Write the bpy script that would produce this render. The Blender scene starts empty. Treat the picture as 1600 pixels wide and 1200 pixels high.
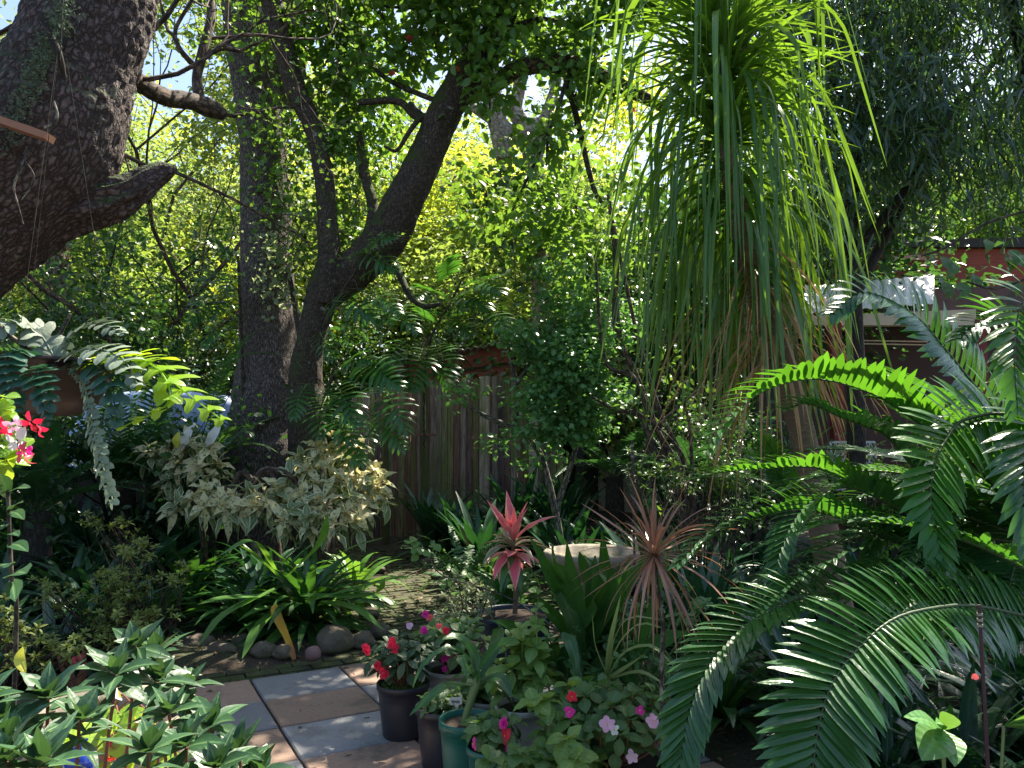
import bpy, math, random
import numpy as np
from mathutils import Vector, Matrix, noise, Quaternion

R = math.radians
rng = np.random.default_rng(7)
rnd = random.Random(11)
scene = bpy.context.scene
COL = scene.collection

# ------------------------------------------------------------------ camera
F = 1194.0
PITCH = math.atan(88 / F)
cam_d = bpy.data.cameras.new('camera')
cam = bpy.data.objects.new('camera', cam_d)
COL.objects.link(cam)
cam.location = (0, 0, 1.5)
cam.rotation_euler = (R(90) + PITCH, 0, 0)
cam_d.sensor_width = 36
cam_d.lens = F / 1600 * 36
cam_d.clip_start = 0.05
cam_d.clip_end = 500
scene.camera = cam

# ------------------------------------------------------------------ sky, sun, exposure
SUN_AZ, SUN_EL = R(36), R(55)          # azimuth from +Y towards +X
world = bpy.data.worlds.new('World')
scene.world = world
world.use_nodes = True
wn = world.node_tree
wn.nodes.clear()
sky = wn.nodes.new('ShaderNodeTexSky')
sky.sky_type = 'NISHITA'
sky.sun_disc = False
sky.sun_elevation = SUN_EL
sky.sun_rotation = SUN_AZ
sky.air_density = 1.0
sky.dust_density = 1.5
bg = wn.nodes.new('ShaderNodeBackground')
bg.inputs[1].default_value = 0.088
wo = wn.nodes.new('ShaderNodeOutputWorld')
wn.links.new(sky.outputs[0], bg.inputs[0])
wn.links.new(bg.outputs[0], wo.inputs[0])
sd = bpy.data.lights.new('sun', 'SUN')
sd.energy = 5.0
sd.angle = R(0.53)
sd.color = (1.0, 0.91, 0.75)
sun = bpy.data.objects.new('sun', sd)
COL.objects.link(sun)
sdir = Vector((math.sin(SUN_AZ) * math.cos(SUN_EL), math.cos(SUN_AZ) * math.cos(SUN_EL), math.sin(SUN_EL)))
sun.rotation_euler = sdir.to_track_quat('Z', 'Y').to_euler()
sun.location = (8, 12, 20)
scene.view_settings.view_transform = 'Standard'
scene.view_settings.look = 'None'
scene.view_settings.gamma = 1
scene.view_settings.exposure = 1.78
scene.render.engine = 'CYCLES'
cy = scene.cycles
cy.max_bounces = 7
cy.diffuse_bounces = 4
cy.glossy_bounces = 2
cy.transmission_bounces = 4
cy.transparent_max_bounces = 4
cy.sample_clamp_indirect = 6
cy.caustics_reflective = False
cy.caustics_refractive = False
try:
    cy.use_denoising = True
    cy.denoiser = 'OPENIMAGEDENOISE'
except Exception:
    pass


# ------------------------------------------------------------------ picture <-> place helpers
def at(px, py, Y):
    xu = (px - 800) / F; yu = (600 - py) / F
    dy = math.cos(PITCH) - yu * math.sin(PITCH)
    dz = math.sin(PITCH) + yu * math.cos(PITCH)
    s = Y / dy
    return Vector((xu * s, Y, 1.5 + dz * s))


def gr(px, py, z=0.0):
    xu = (px - 800) / F; yu = (600 - py) / F
    dy = math.cos(PITCH) - yu * math.sin(PITCH)
    dz = math.sin(PITCH) + yu * math.cos(PITCH)
    s = (z - 1.5) / dz
    return Vector((xu * s, dy * s, z))


TA = gr(390, 1068)
E1 = Vector((math.cos(R(118.3)), math.sin(R(118.3)), 0))   # away along the patio
E2 = Vector((math.cos(R(28.3)), math.sin(R(28.3)), 0))     # across the patio
TW, TD = 0.56, 0.452
PATH = [gr(655, 1060), gr(632, 985), gr(622, 930), gr(622, 890), Vector((-1.6, 9.4, 0)), Vector((-2.2, 10.3, 0))]


def in_patio(x, y, m=0.0):
    v = Vector((x - TA.x, y - TA.y, 0))
    return -m - 4.2 * TW < v.dot(E2) < 3 * TW + m and v.dot(E1) < m + 0.02


def path_d(x, y):
    best = 9
    for a, b in zip(PATH[:-1], PATH[1:]):
        ab = (b - a).to_2d(); ap = Vector((x - a.x, y - a.y))
        t = max(0, min(1, ap.dot(ab) / ab.length_squared))
        best = min(best, (ap - ab * t).length)
    return best


def gh(x, y):
    v = Vector((x - TA.x, y - TA.y, 0))
    d1 = max(v.dot(E1), v.dot(E2) - 1.2, -v.dot(E2) - 4.2 * TW) if True else 0
    d = min(max(d1 - 0.35, -0.1), path_d(x, y) - 0.5)
    k = max(0, min(1, d / 0.4))
    h = -0.025 + k * (0.09 + 0.07 * noise.noise(Vector((x * .7, y * .7, 1))) + 0.02 * noise.noise(Vector((x * 4, y * 4, 3))))
    if y > 11: h += (y - 11) * 0.02
    return h


# ------------------------------------------------------------------ mesh builder
class MB:
    def __init__(s):
        s.v = []; s.a = []; s.q = []; s.t = []; s.qm = []; s.tm = []; s.n = 0

    def add(s, V, A, Fq, mi=0):
        V = np.asarray(V, dtype=np.float32).reshape(-1, 3)
        A = np.asarray(A, dtype=np.float32).reshape(-1, 3)
        Fq = np.asarray(Fq, dtype=np.int32)
        s.v.append(V); s.a.append(A)
        if Fq.shape[1] == 4:
            s.q.append(Fq + s.n); s.qm.append(np.full(len(Fq), mi, dtype=np.int32))
        else:
            s.t.append(Fq + s.n); s.tm.append(np.full(len(Fq), mi, dtype=np.int32))
        s.n += len(V)

    def build(s, name, mats, parent=None, origin=None, smooth=True):
        if not isinstance(mats, (list, tuple)): mats = [mats]
        V = np.concatenate(s.v); A = np.concatenate(s.a)
        off = Vector((0, 0, 0))
        if parent is not None:
            p = parent
            while p is not None:
                off += p.location; p = p.parent
        elif origin is not None:
            off = Vector(origin)
        V = V - np.array(off, dtype=np.float32)
        q = np.concatenate(s.q) if s.q else np.zeros((0, 4), np.int32)
        t = np.concatenate(s.t) if s.t else np.zeros((0, 3), np.int32)
        m = np.concatenate((s.qm if s.qm else []) + (s.tm if s.tm else []))
        me = bpy.data.meshes.new(name)
        me.vertices.add(len(V)); me.vertices.foreach_set('co', V.ravel())
        nl = q.size + t.size
        me.loops.add(nl); me.loops.foreach_set('vertex_index', np.concatenate([q.ravel(), t.ravel()]))
        npoly = len(q) + len(t)
        me.polygons.add(npoly)
        ls = np.concatenate([np.arange(len(q)) * 4, len(q) * 4 + np.arange(len(t)) * 3]).astype(np.int32)
        me.polygons.foreach_set('loop_start', ls)
        me.polygons.foreach_set('material_index', m)
        me.polygons.foreach_set('use_smooth', np.full(npoly, smooth, dtype=bool))
        me.update(calc_edges=True)
        at_ = me.attributes.new('leaf', 'FLOAT_VECTOR', 'POINT')
        at_.data.foreach_set('vector', A.ravel())
        for x in mats: me.materials.append(x)
        o = bpy.data.objects.new(name, me)
        COL.objects.link(o)
        if parent is not None: o.parent = parent
        elif origin is not None: o.location = origin
        return o


def tag(o, label=None, cat=None, group=None, kind=None):
    if label: o['label'] = label
    if cat: o['category'] = cat
    if group: o['group'] = group
    if kind: o['kind'] = kind
    return o


def T(name, label, cat, loc=(0, 0, 0), group=None):
    o = bpy.data.objects.new(name, None)
    COL.objects.link(o)
    o.location = loc
    o.empty_display_size = 0.1
    return tag(o, label, cat, group)


def copyt(root, loc, rotz=0, scale=1.0, label=None, group=None, tilt=(0, 0)):
    def rec(o, par):
        c = o.copy(); COL.objects.link(c); c.parent = par
        for ch in list(kids.get(o, [])): rec(ch, c)
        return c
    kids = {}
    def walk(o):
        kids[o] = list(o.children)
        for ch in kids[o]: walk(ch)
    walk(root)
    r = rec(root, None)
    r.location = loc
    r.rotation_euler = (tilt[0], tilt[1], rotz)
    r.scale = (scale, scale, scale)
    if label: r['label'] = label
    if group: r['group'] = group
    return r


# ------------------------------------------------------------------ shape kit
def nrm(a):
    return a / np.maximum(np.linalg.norm(a, axis=-1, keepdims=True), 1e-9)


STRAP = [.55, .8, .95, 1, 1, .93, .75, .42, 0.02]
OVATE = [.08, .62, .95, 1, .82, .48, .03]
LANCE = [.12, .6, 1, .95, .68, .33, .03]
OV4 = [.1, .9, .85, .03]
HEART = [.35, .95, 1.0, .85, .55, .22, .02]


def ribbons(mb, base, D0, B, ang, L, W, prof, fold=.2, twist=0, var=None, pw=1.3, mi=0, wav=0, wavn=3, curl=0, sat_=1.0):
    base = np.asarray(base, float).reshape(-1, 3); N = len(base)
    D0 = nrm(np.asarray(D0, float).reshape(-1, 3) + np.zeros((N, 1)))
    B = np.asarray(B, float).reshape(-1, 3) + np.zeros((N, 1))
    B = nrm(B - D0 * np.sum(B * D0, 1, keepdims=True))
    K = len(prof); t = np.linspace(0, 1, K)
    ang = np.broadcast_to(np.asarray(ang, float), (N,)); L = np.broadcast_to(np.asarray(L, float), (N,))
    W = np.broadcast_to(np.asarray(W, float), (N,)); twist = np.broadcast_to(np.asarray(twist, float), (N,))
    if var is None: var = rng.random(N)
    var = np.broadcast_to(np.asarray(var, float), (N,))
    a = ang[:, None] * np.minimum(1, t / sat_)[None] ** pw
    D = np.cos(a)[..., None] * D0[:, None] + np.sin(a)[..., None] * B[:, None]
    mid = (D[:, 1:] + D[:, :-1]) / 2
    P = np.zeros((N, K, 3)); P[:, 0] = base
    P[:, 1:] = base[:, None] + np.cumsum(mid, 1) * (L / (K - 1))[:, None, None]
    S0 = np.cross(D0, B)[:, None] + np.zeros((N, K, 1))
    U0 = np.cross(D, S0)
    tw = twist[:, None] * t[None]
    S = np.cos(tw)[..., None] * S0 + np.sin(tw)[..., None] * U0
    U = np.cross(D, S)
    pr = np.asarray(prof, float)
    w = (W[:, None] * pr[None])[..., None]
    wv = 0
    if wav:
        ph = rng.random(N)[:, None] * 6.28
        wv = (wav * np.sin(t[None] * wavn * 6.28 + ph))[..., None]
    Lf = P - S * w + U * w * (fold + wv)
    Rt = P + S * w + U * w * (fold - wv)
    V = np.stack([Lf, P, Rt], 2).reshape(-1, 3)
    A = np.zeros((N, K, 3, 3))
    A[..., 0] = t[None, :, None]
    A[:, :, 0, 1] = -1; A[:, :, 2, 1] = 1
    A[..., 2] = var[:, None, None]
    i0 = (np.arange(N) * K * 3)[:, None] + (np.arange(K - 1) * 3)[None]
    i0 = i0.reshape(-1)
    Q = np.concatenate([np.stack([i0, i0 + 1, i0 + 4, i0 + 3], 1), np.stack([i0 + 1, i0 + 2, i0 + 5, i0 + 4], 1)])
    mb.add(V, A.reshape(-1, 3), Q, mi)
    return P


def basis(up):
    up = Vector(up).normalized()
    return np.array(up.to_track_quat('Z', 'Y').to_matrix())


def azel(az, el, up=(0, 0, 1)):
    az = np.asarray(az, float); el = np.asarray(el, float) + 0 * az
    D = np.stack([np.cos(az) * np.cos(el), np.sin(az) * np.cos(el), np.sin(el)], -1)
    B = np.stack([np.sin(el) * np.cos(az), np.sin(el) * np.sin(az), -np.cos(el)], -1)
    if tuple(up) != (0, 0, 1):
        M = basis(up); D = D @ M.T; B = B @ M.T
    return D, B


def whorl(mb, p, n, L, W, el0=75, el1=10, ang=(20, 60), prof=LANCE, up=(0, 0, 1), r0=.004, fold=.2, mi=0, pw=1.3,
          wav=0, lv=.2, az0=None, twist=0, var=None, inner=0.6):
    az = (rnd.random() * 6.28 if az0 is None else az0) + np.arange(n) * 2.39996 + rng.normal(0, .12, n)
    k = np.linspace(0, 1, n)
    el = np.radians(el0 + (el1 - el0) * k + rng.normal(0, 5, n))
    D, B = azel(az, el, up)
    LL = L * (inner + (1 - inner) * np.minimum(1, k * 1.6)) * (1 + rng.normal(0, lv / 2, n))
    base = np.array(p)[None] + D * r0
    a = np.radians(rng.uniform(ang[0], ang[1], n))
    tw = rng.normal(0, twist, n) if twist else 0
    return ribbons(mb, base, D, B, a, LL, W * (0.75 + 0.5 * rng.random(n)), prof, fold, tw, var, pw, mi, wav)


def rhombs(mb, P, D, U, L, W, var, mi=0, droop=.15):
    P = np.asarray(P, float); N = len(P)
    D = nrm(np.asarray(D)); U = nrm(U - D * np.sum(U * D, 1, keepdims=True)); S = np.cross(D, U)
    L = np.broadcast_to(L, (N,))[:, None]; W = np.broadcast_to(W, (N,))[:, None]
    m = P + D * L * .45
    V = np.stack([P, m + S * W + U * W * .3, P + D * L - U * L * droop, m - S * W + U * W * .3], 1).reshape(-1, 3)
    A = np.zeros((N, 4, 3)); A[:, 1, 0] = A[:, 3, 0] = .45; A[:, 2, 0] = 1; A[:, 1, 1] = 1; A[:, 3, 1] = -1
    A[..., 2] = np.asarray(var)[:, None]
    i = np.arange(N) * 4
    mb.add(V, A.reshape(-1, 3), np.concatenate([np.stack([i, i + 1, i + 2], 1), np.stack([i, i + 2, i + 3], 1)]), mi)


def catmull(pts, n):
    pts = [Vector(p) for p in pts]
    if len(pts) == 2: return [pts[0].lerp(pts[1], i / (n - 1)) for i in range(n)]
    P = [pts[0] * 2 - pts[1]] + pts + [pts[-1] * 2 - pts[-2]]
    out = []; m = len(pts) - 1
    for i in range(n):
        u = i / (n - 1) * m; k = min(int(u), m - 1); t = u - k
        a, b, c, d = P[k:k + 4]
        out.append(0.5 * ((2 * b) + (c - a) * t + (2 * a - 5 * b + 4 * c - d) * t * t + (3 * b - a - 3 * c + d) * t ** 3))
    return out


def interp(vals, n):
    return np.interp(np.linspace(0, 1, n), np.linspace(0, 1, len(vals)), vals)


def tube(mb, pts, radii, sides=8, mi=0, disp=None, var=0.5, cap=True, oval=None):
    n = len(pts); pts = [Vector(p) for p in pts]
    if np.isscalar(radii): radii = [radii] * n
    elif len(radii) != n: radii = interp(radii, n)
    tans = [(pts[min(i + 1, n - 1)] - pts[max(i - 1, 0)]).normalized() for i in range(n)]
    x = tans[0].orthogonal().normalized()
    s = 0; V = []; A = []
    th = np.linspace(0, 2 * math.pi, sides, endpoint=False)
    c, sn = np.cos(th), np.sin(th)
    for i in range(n):
        if i:
            x = tans[i - 1].rotation_difference(tans[i]) @ x
            s += (pts[i] - pts[i - 1]).length
        y = tans[i].cross(x)
        r = radii[i]
        loc = np.stack([r * c, r * sn, np.full(sides, s)], 1)
        rr = np.full(sides, r)
        if disp is not None:
            rr = rr + np.array([disp(Vector(q), r) for q in loc])
        if oval: rr = rr * (1 + oval * np.cos(2 * th))
        xa, ya, p = np.array(x), np.array(y), np.array(pts[i])
        V.append(p + (rr * c)[:, None] * xa + (rr * sn)[:, None] * ya)
        A.append(loc)
    Vv = np.concatenate(V); Aa = np.concatenate(A)
    i = np.arange(n - 1)[:, None] * sides + np.arange(sides)[None]
    j = np.arange(n - 1)[:, None] * sides + (np.arange(sides)[None] + 1) % sides
    Q = np.stack([i, j, j + sides, i + sides], -1).reshape(-1, 4)
    b0 = mb.n
    mb.add(Vv, Aa, Q, mi)
    if cap:
        for k, ring in ((0, np.arange(sides)[::-1]), (n - 1, np.arange(sides) + (n - 1) * sides)):
            cv = np.array(pts[k])[None]
            ringV = Vv[ring]
            f = np.stack([np.full(sides, sides), np.arange(sides), (np.arange(sides) + 1) % sides], 1)
            mb.add(np.concatenate([ringV, cv]), np.concatenate([Aa[ring], Aa[ring][:1] * 0 + [0, 0, Aa[ring][0, 2]]]), f, mi)


def frond(mb, pts, n, Lmax, W, lenp=(.45, .8, 1, 1, .9, .7, .4, .18), fwd=(10, 60), keel=25, droop=.5, roll=0, mi=0, rmi=1,
          rr=(.007, .002), prof=(.5, .9, 1, .85, .5, .05), start=.12, uph=(0, 0, 1), jit=3, fold=.12, var=None, gap=None, rsides=6):
    P = catmull(pts, 160)
    seg = [0.0]
    for a, b in zip(P[:-1], P[1:]): seg.append(seg[-1] + (b - a).length)
    tot = seg[-1]
    Pn = np.array(P); sg = np.array(seg) / tot
    tube(mb, catmull(pts, 28), [rr[0], rr[0] * .8, rr[1] * 1.4, rr[1]], rsides, rmi)
    ts = np.linspace(start, .995, n)
    base = np.stack([np.interp(ts, sg, Pn[:, k]) for k in range(3)], 1)
    t2 = np.clip(ts + .012, 0, 1); t1 = np.clip(ts - .012, 0, 1)
    Tn = nrm(np.stack([np.interp(t2, sg, Pn[:, k]) for k in range(3)], 1) - np.stack([np.interp(t1, sg, Pn[:, k]) for k in range(3)], 1))
    up = np.array(uph, float)[None] + 0 * Tn
    S = nrm(np.cross(Tn, up)); U = np.cross(S, Tn)
    if roll:
        c, s_ = math.cos(roll), math.sin(roll)
        S, U = S * c + U * s_, U * c - S * s_
    lp = interp(lenp, 64); q = (ts - start) / (1 - start)
    Ls = Lmax * np.interp(q, np.linspace(0, 1, 64), lp)
    fw = np.radians(fwd[0] + (fwd[1] - fwd[0]) * q ** 1.5)
    kk = math.radians(keel)
    for sd_ in (-1, 1):
        f = fw + np.radians(rng.normal(0, jit, n)); k2 = kk + np.radians(rng.normal(0, jit, n))
        D = np.cos(f)[:, None] * (sd_ * S * np.cos(k2)[:, None] + U * np.sin(k2)[:, None]) + np.sin(f)[:, None] * Tn
        Bd = -U * .9 + Tn * .25 + np.array([0, 0, -.35])
        ribbons(mb, base + sd_ * S * rr[1], D, Bd, droop * (0.7 + .6 * rng.random(n)), Ls * (1 + rng.normal(0, .04, n)), W * (.55 + .45 * np.minimum(1, Ls / Lmax + .1)),
                prof, fold, rng.normal(0, .12, n), var=(rng.random(n) if var is None else var), mi=mi, pw=1.4)


def blade(mb, pts, W, prof=LANCE, up=(0, 0, 1), fold=.15, var=.5, mi=0, wav=0, n=None, roll=0):
    K = n or max(len(prof), 9)
    P = catmull(pts, K); pr = interp(prof, K)
    V = []; A = []
    up = Vector(up)
    for i in range(K):
        t = (P[min(i + 1, K - 1)] - P[max(i - 1, 0)]).normalized()
        s = t.cross(up)
        if s.length < 1e-3: s = Vector((1, 0, 0))
        s.normalize(); u = s.cross(t)
        if roll: q = Quaternion(t, roll); s = q @ s; u = q @ u
        w = W * pr[i]; wv = wav * math.sin(i * 2.1 + var * 9)
        V += [P[i] - s * w + u * w * (fold + wv), P[i], P[i] + s * w + u * w * (fold - wv)]
        A += [(i / (K - 1), -1, var), (i / (K - 1), 0, var), (i / (K - 1), 1, var)]
    i0 = np.arange(K - 1) * 3
    Q = np.concatenate([np.stack([i0, i0 + 1, i0 + 4, i0 + 3], 1), np.stack([i0 + 1, i0 + 2, i0 + 5, i0 + 4], 1)])
    mb.add(np.array([list(v) for v in V]), np.array(A), Q, mi)


def box(mb, c, sx, sy, sz, rz=0, mi=0, var=None, jit=0, M=None):
    """c = centre of the base"""
    v = np.array([[x, y, z] for z in (0, 1) for y in (-.5, .5) for x in (-.5, .5)], float)
    v *= (sx, sy, sz)
    if jit: v += rng.normal(0, jit, v.shape)
    if M is not None:
        v = v @ np.array(M).T
    else:
        c_, s_ = math.cos(rz), math.sin(rz)
        v = np.stack([v[:, 0] * c_ - v[:, 1] * s_, v[:, 0] * s_ + v[:, 1] * c_, v[:, 2]], 1)
    v += np.array(c)
    f = np.array([[0, 2, 3, 1], [4, 5, 7, 6], [0, 1, 5, 4], [2, 6, 7, 3], [0, 4, 6, 2], [1, 3, 7, 5]])
    va = rnd.random() if var is None else var
    V = v[f.ravel()]
    A = np.zeros((24, 3)); A[:, 2] = va
    A[:, :2] = np.array([[0, 0], [1, 0], [1, 1], [0, 1]] * 6)
    mb.add(V, A, np.arange(24).reshape(6, 4), mi)


def bar(mb, a, b, w, h=None, mi=0, var=None):
    a = Vector(a); b = Vector(b); d = b - a
    q = d.to_track_quat('Z', 'X').to_matrix()
    box(mb, a, w, h or w, d.length, mi=mi, var=var, M=q)


def lathe(mb, c, prof, n=40, mi=0, wob=0):
    V = []; A = []
    for k, (r, z) in enumerate(prof):
        for i in range(n):
            a = i / n * 2 * math.pi
            w = 1 + (wob * noise.noise(Vector((math.cos(a) * 1.5, math.sin(a) * 1.5, z * 9))) if wob else 0)
            V.append((c[0] + math.cos(a) * r * w, c[1] + math.sin(a) * r * w, c[2] + z))
            A.append((math.cos(a) * r, math.sin(a) * r, z))
    m = len(prof)
    i = np.arange(m - 1)[:, None] * n + np.arange(n)[None]
    j = np.arange(m - 1)[:, None] * n + (np.arange(n)[None] + 1) % n
    mb.add(V, A, np.stack([i, j, j + n, i + n], -1).reshape(-1, 4), mi)


def rock_mesh(mb, c, rx, ry, rz, seed=0, mi=0, nu=22, nv=14, rough=.28):
    V = []
    for j in range(nv + 1):
        ph = math.pi * j / nv
        for i in range(nu):
            th = 2 * math.pi * i / nu
            d = Vector((math.sin(ph) * math.cos(th), math.sin(ph) * math.sin(th), math.cos(ph)))
            r = 1 + rough * noise.noise(d * 1.3 + Vector((seed, 0, 0))) + rough * .35 * noise.noise(d * 3.7 + Vector((0, seed, 0)))
            V.append((c[0] + d.x * rx * r, c[1] + d.y * ry * r, c[2] + d.z * rz * r))
    i = np.arange(nv)[:, None] * nu + np.arange(nu)[None]
    j = np.arange(nv)[:, None] * nu + (np.arange(nu)[None] + 1) % nu
    A = np.zeros((len(V), 3)); A[:, 2] = (seed * .37) % 1
    mb.add(V, A, np.stack([i, i + nu, j + nu, j], -1).reshape(-1, 4), mi)


# ------------------------------------------------------------------ materials
def newmat(name):
    m = bpy.data.materials.new(name); m.use_nodes = True
    nt = m.node_tree; nt.nodes.clear()
    return m, nt


class NT:
    def __init__(s, nt): s.nt = nt
    def n(s, t, **k):
        x = s.nt.nodes.new(t)
        for a, b in k.items(): setattr(x, a, b)
        return x
    def l(s, a, b): s.nt.links.new(a, b)
    def mix(s, f, a, b, bt='MIX'):
        x = s.n('ShaderNodeMix', data_type='RGBA', blend_type=bt)
        for v, i in ((f, x.inputs[0]), (a, x.inputs[6]), (b, x.inputs[7])):
            if hasattr(v, 'links'): s.l(v, i)
            elif isinstance(v, tuple): i.default_value = (*v[:3], 1)
            else: i.default_value = v
        return x.outputs[2]
    def math(s, op, a, b=None, clamp=False):
        x = s.n('ShaderNodeMath', operation=op); x.use_clamp = clamp
        for v, i in ((a, x.inputs[0]), (b, x.inputs[1])):
            if v is None: continue
            if hasattr(v, 'links'): s.l(v, i)
            else: i.default_value = v
        return x.outputs[0]
    def ramp(s, f, stops):
        x = s.n('ShaderNodeValToRGB'); e = x.color_ramp.elements
        while len(e) < len(stops): e.new(.5)
        for k, (p, c) in enumerate(stops):
            e[k].position = p; e[k].color = (*c, 1) if isinstance(c, tuple) else (c, c, c, 1)
        s.l(f, x.inputs[0]); return x.outputs[0]
    def noise(s, vec, scale, det=3, rough=.55):
        x = s.n('ShaderNodeTexNoise'); x.inputs['Scale'].default_value = scale; x.inputs['Detail'].default_value = det
        x.inputs['Roughness'].default_value = rough
        if vec is not None: s.l(vec, x.inputs['Vector'])
        return x.outputs[0]
    def vmul(s, v, t):
        x = s.n('ShaderNodeVectorMath', operation='MULTIPLY'); s.l(v, x.inputs[0]); x.inputs[1].default_value = t
        return x.outputs[0]


def leafmat(name, c1, c2, tr, tw=.35, rough=.38, mid=None, midw=.1, tip=None, tip0=.86, patch=None, patchs=30, patchth=.5, vein=0, spec=.5, edge=None):
    m, nt = newmat(name); g = NT(nt)
    at_ = g.n('ShaderNodeAttribute', attribute_name='leaf')
    sp = g.n('ShaderNodeSeparateXYZ'); g.l(at_.outputs['Vector'], sp.inputs[0])
    t, sd_, va = sp.outputs
    oi = g.n('ShaderNodeObjectInfo'); tc = g.n('ShaderNodeTexCoord')
    col = g.mix(va, c1, c2)
    nz = g.noise(tc.outputs['Object'], 5, 2)
    v = g.math('ADD', g.math('MULTIPLY', nz, .7), g.math('MULTIPLY', oi.outputs['Random'], .25))
    v = g.math('ADD', v, .52)
    x = g.n('ShaderNodeVectorMath', operation='SCALE'); g.l(col, x.inputs[0]); g.l(v, x.inputs[3]); col = x.outputs[0]
    trc = g.mix(va, tuple(tr), tuple(min(1, q * .6) for q in tr))
    ab = g.math('ABSOLUTE', sd_)
    bumpf = None
    if vein:
        w = g.math('SINE', g.math('ADD', g.math('MULTIPLY', t, vein * 6.28), g.math('MULTIPLY', ab, -4.0)))
        bumpf = w
        wv = g.math('MULTIPLY', g.math('ADD', w, 1), .12)
        col = g.mix(wv, col, g.mix(.5, col, (.3, .4, .15)))
    if patch is not None:
        pn = g.noise(tc.outputs['Object'], patchs, 3)
        pm = g.ramp(pn, [(patchth - .03, 0.0), (patchth + .04, 1.0)])
        col = g.mix(pm, col, patch); trc = g.mix(pm, trc, tuple(min(1, q * 1.0) for q in patch))
    if edge is not None:
        em = g.ramp(ab, [(.62, 0.0), (.85, 1.0)]); col = g.mix(em, col, edge)
    if mid is not None:
        mm = g.ramp(ab, [(0, 1.0), (midw, .9), (midw * 2, 0.0)]); col = g.mix(g.math('MULTIPLY', mm, .7), col, mid)
    if tip is not None:
        tm = g.ramp(g.math('ADD', t, g.math('MULTIPLY', va, .18)), [(tip0, 0.0), (min(1, tip0 + .12), 1.0)])
        col = g.mix(tm, col, tip); trc = g.mix(tm, trc, tip)
    p = g.n('ShaderNodeBsdfPrincipled'); g.l(col, p.inputs['Base Color'])
    rn = g.math('ADD', g.math('MULTIPLY', nz, .3), rough - .15); g.l(rn, p.inputs['Roughness'])
    p.inputs['Specular IOR Level'].default_value = spec
    b = g.n('ShaderNodeBump'); b.inputs['Strength'].default_value = .35; b.inputs['Distance'].default_value = .004
    hn = g.noise(tc.outputs['Object'], 60, 2)
    h = g.math('ADD', hn, g.math('MULTIPLY', g.math('MINIMUM', g.math('MULTIPLY', ab, 3), 1), .8))
    if bumpf is not None: h = g.math('ADD', h, g.math('MULTIPLY', bumpf, .35))
    g.l(h, b.inputs['Height']); g.l(b.outputs[0], p.inputs['Normal'])
    tl = g.n('ShaderNodeBsdfTranslucent'); g.l(trc, tl.inputs[0])
    ms = g.n('ShaderNodeMixShader'); ms.inputs[0].default_value = tw
    g.l(p.outputs[0], ms.inputs[1]); g.l(tl.outputs[0], ms.inputs[2])
    o = g.n('ShaderNodeOutputMaterial'); g.l(ms.outputs[0], o.inputs[0])
    return m


def barkmat(name, c1, c2, sx=28, sz=9, crack=(.015, .012, .01), bump=.8, moss=None, mossamt=.5, lich=None, lichth=.62, dist=.02, coord='leaf', rough=.85, lichs=9):
    m, nt = newmat(name); g = NT(nt)
    if coord == 'leaf':
        at_ = g.n('ShaderNodeAttribute', attribute_name='leaf'); vec = at_.outputs['Vector']
    else:
        vec = g.n('ShaderNodeTexCoord').outputs['Object']
    nv = g.n('ShaderNodeTexNoise'); nv.inputs['Scale'].default_value = 6; g.l(vec, nv.inputs['Vector'])
    w = g.n('ShaderNodeVectorMath', operation='MULTIPLY_ADD'); g.l(nv.outputs['Color'], w.inputs[0]); w.inputs[1].default_value = (.05, .05, .08); g.l(vec, w.inputs[2])
    nv2 = g.n('ShaderNodeTexNoise'); nv2.inputs['Scale'].default_value = 38; nv2.inputs['Detail'].default_value = 3; g.l(vec, nv2.inputs['Vector'])
    w2 = g.n('ShaderNodeVectorMath', operation='MULTIPLY_ADD'); g.l(nv2.outputs['Color'], w2.inputs[0]); w2.inputs[1].default_value = (.03, .03, .06); g.l(w.outputs[0], w2.inputs[2])
    sv = g.vmul(w2.outputs[0], (sx, sx, sz))
    vo = g.n('ShaderNodeTexVoronoi', feature='DISTANCE_TO_EDGE'); vo.inputs['Scale'].default_value = 1; g.l(sv, vo.inputs['Vector'])
    ck = g.ramp(vo.outputs['Distance'], [(0, 0.0), (.12, .35), (.3, .85), (.5, 1.0)])
    n1 = g.noise(vec, 7, 4); n2 = g.noise(sv, 1.1, 5, .75)
    col = g.mix(g.ramp(n2, [(.35, 0.0), (.65, 1.0)]), c1, c2)
    col = g.mix(g.ramp(n1, [(.35, 0.0), (.7, 1.0)]), col, g.mix(.5, col, c2))
    col = g.mix(ck, crack, col)
    if lich:
        ln = g.noise(vec, lichs, 4)
        col = g.mix(g.ramp(ln, [(lichth, 0.0), (lichth + .05, .85)]), col, lich)
    if moss:
        tc = g.n('ShaderNodeNewGeometry'); s2 = g.n('ShaderNodeSeparateXYZ'); g.l(tc.outputs['Normal'], s2.inputs[0])
        mn = g.noise(vec, 3.2, 4)
        f = g.math('ADD', g.math('MULTIPLY', s2.outputs[2], .45), g.math('ADD', mn, mossamt - .75))
        col = g.mix(g.ramp(f, [(.3, 0.0), (.48, .9)]), col, moss)
    p = g.n('ShaderNodeBsdfPrincipled'); g.l(col, p.inputs['Base Color']); p.inputs['Roughness'].default_value = rough
    p.inputs['Specular IOR Level'].default_value = .3
    b = g.n('ShaderNodeBump'); b.inputs['Strength'].default_value = bump; b.inputs['Distance'].default_value = dist
    h = g.math('ADD', g.math('MULTIPLY', ck, .8), g.math('MULTIPLY', g.noise(sv, 4, 4), .5))
    g.l(h, b.inputs['Height']); g.l(b.outputs[0], p.inputs['Normal'])
    o = g.n('ShaderNodeOutputMaterial'); g.l(p.outputs[0], o.inputs[0])
    return m


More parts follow.
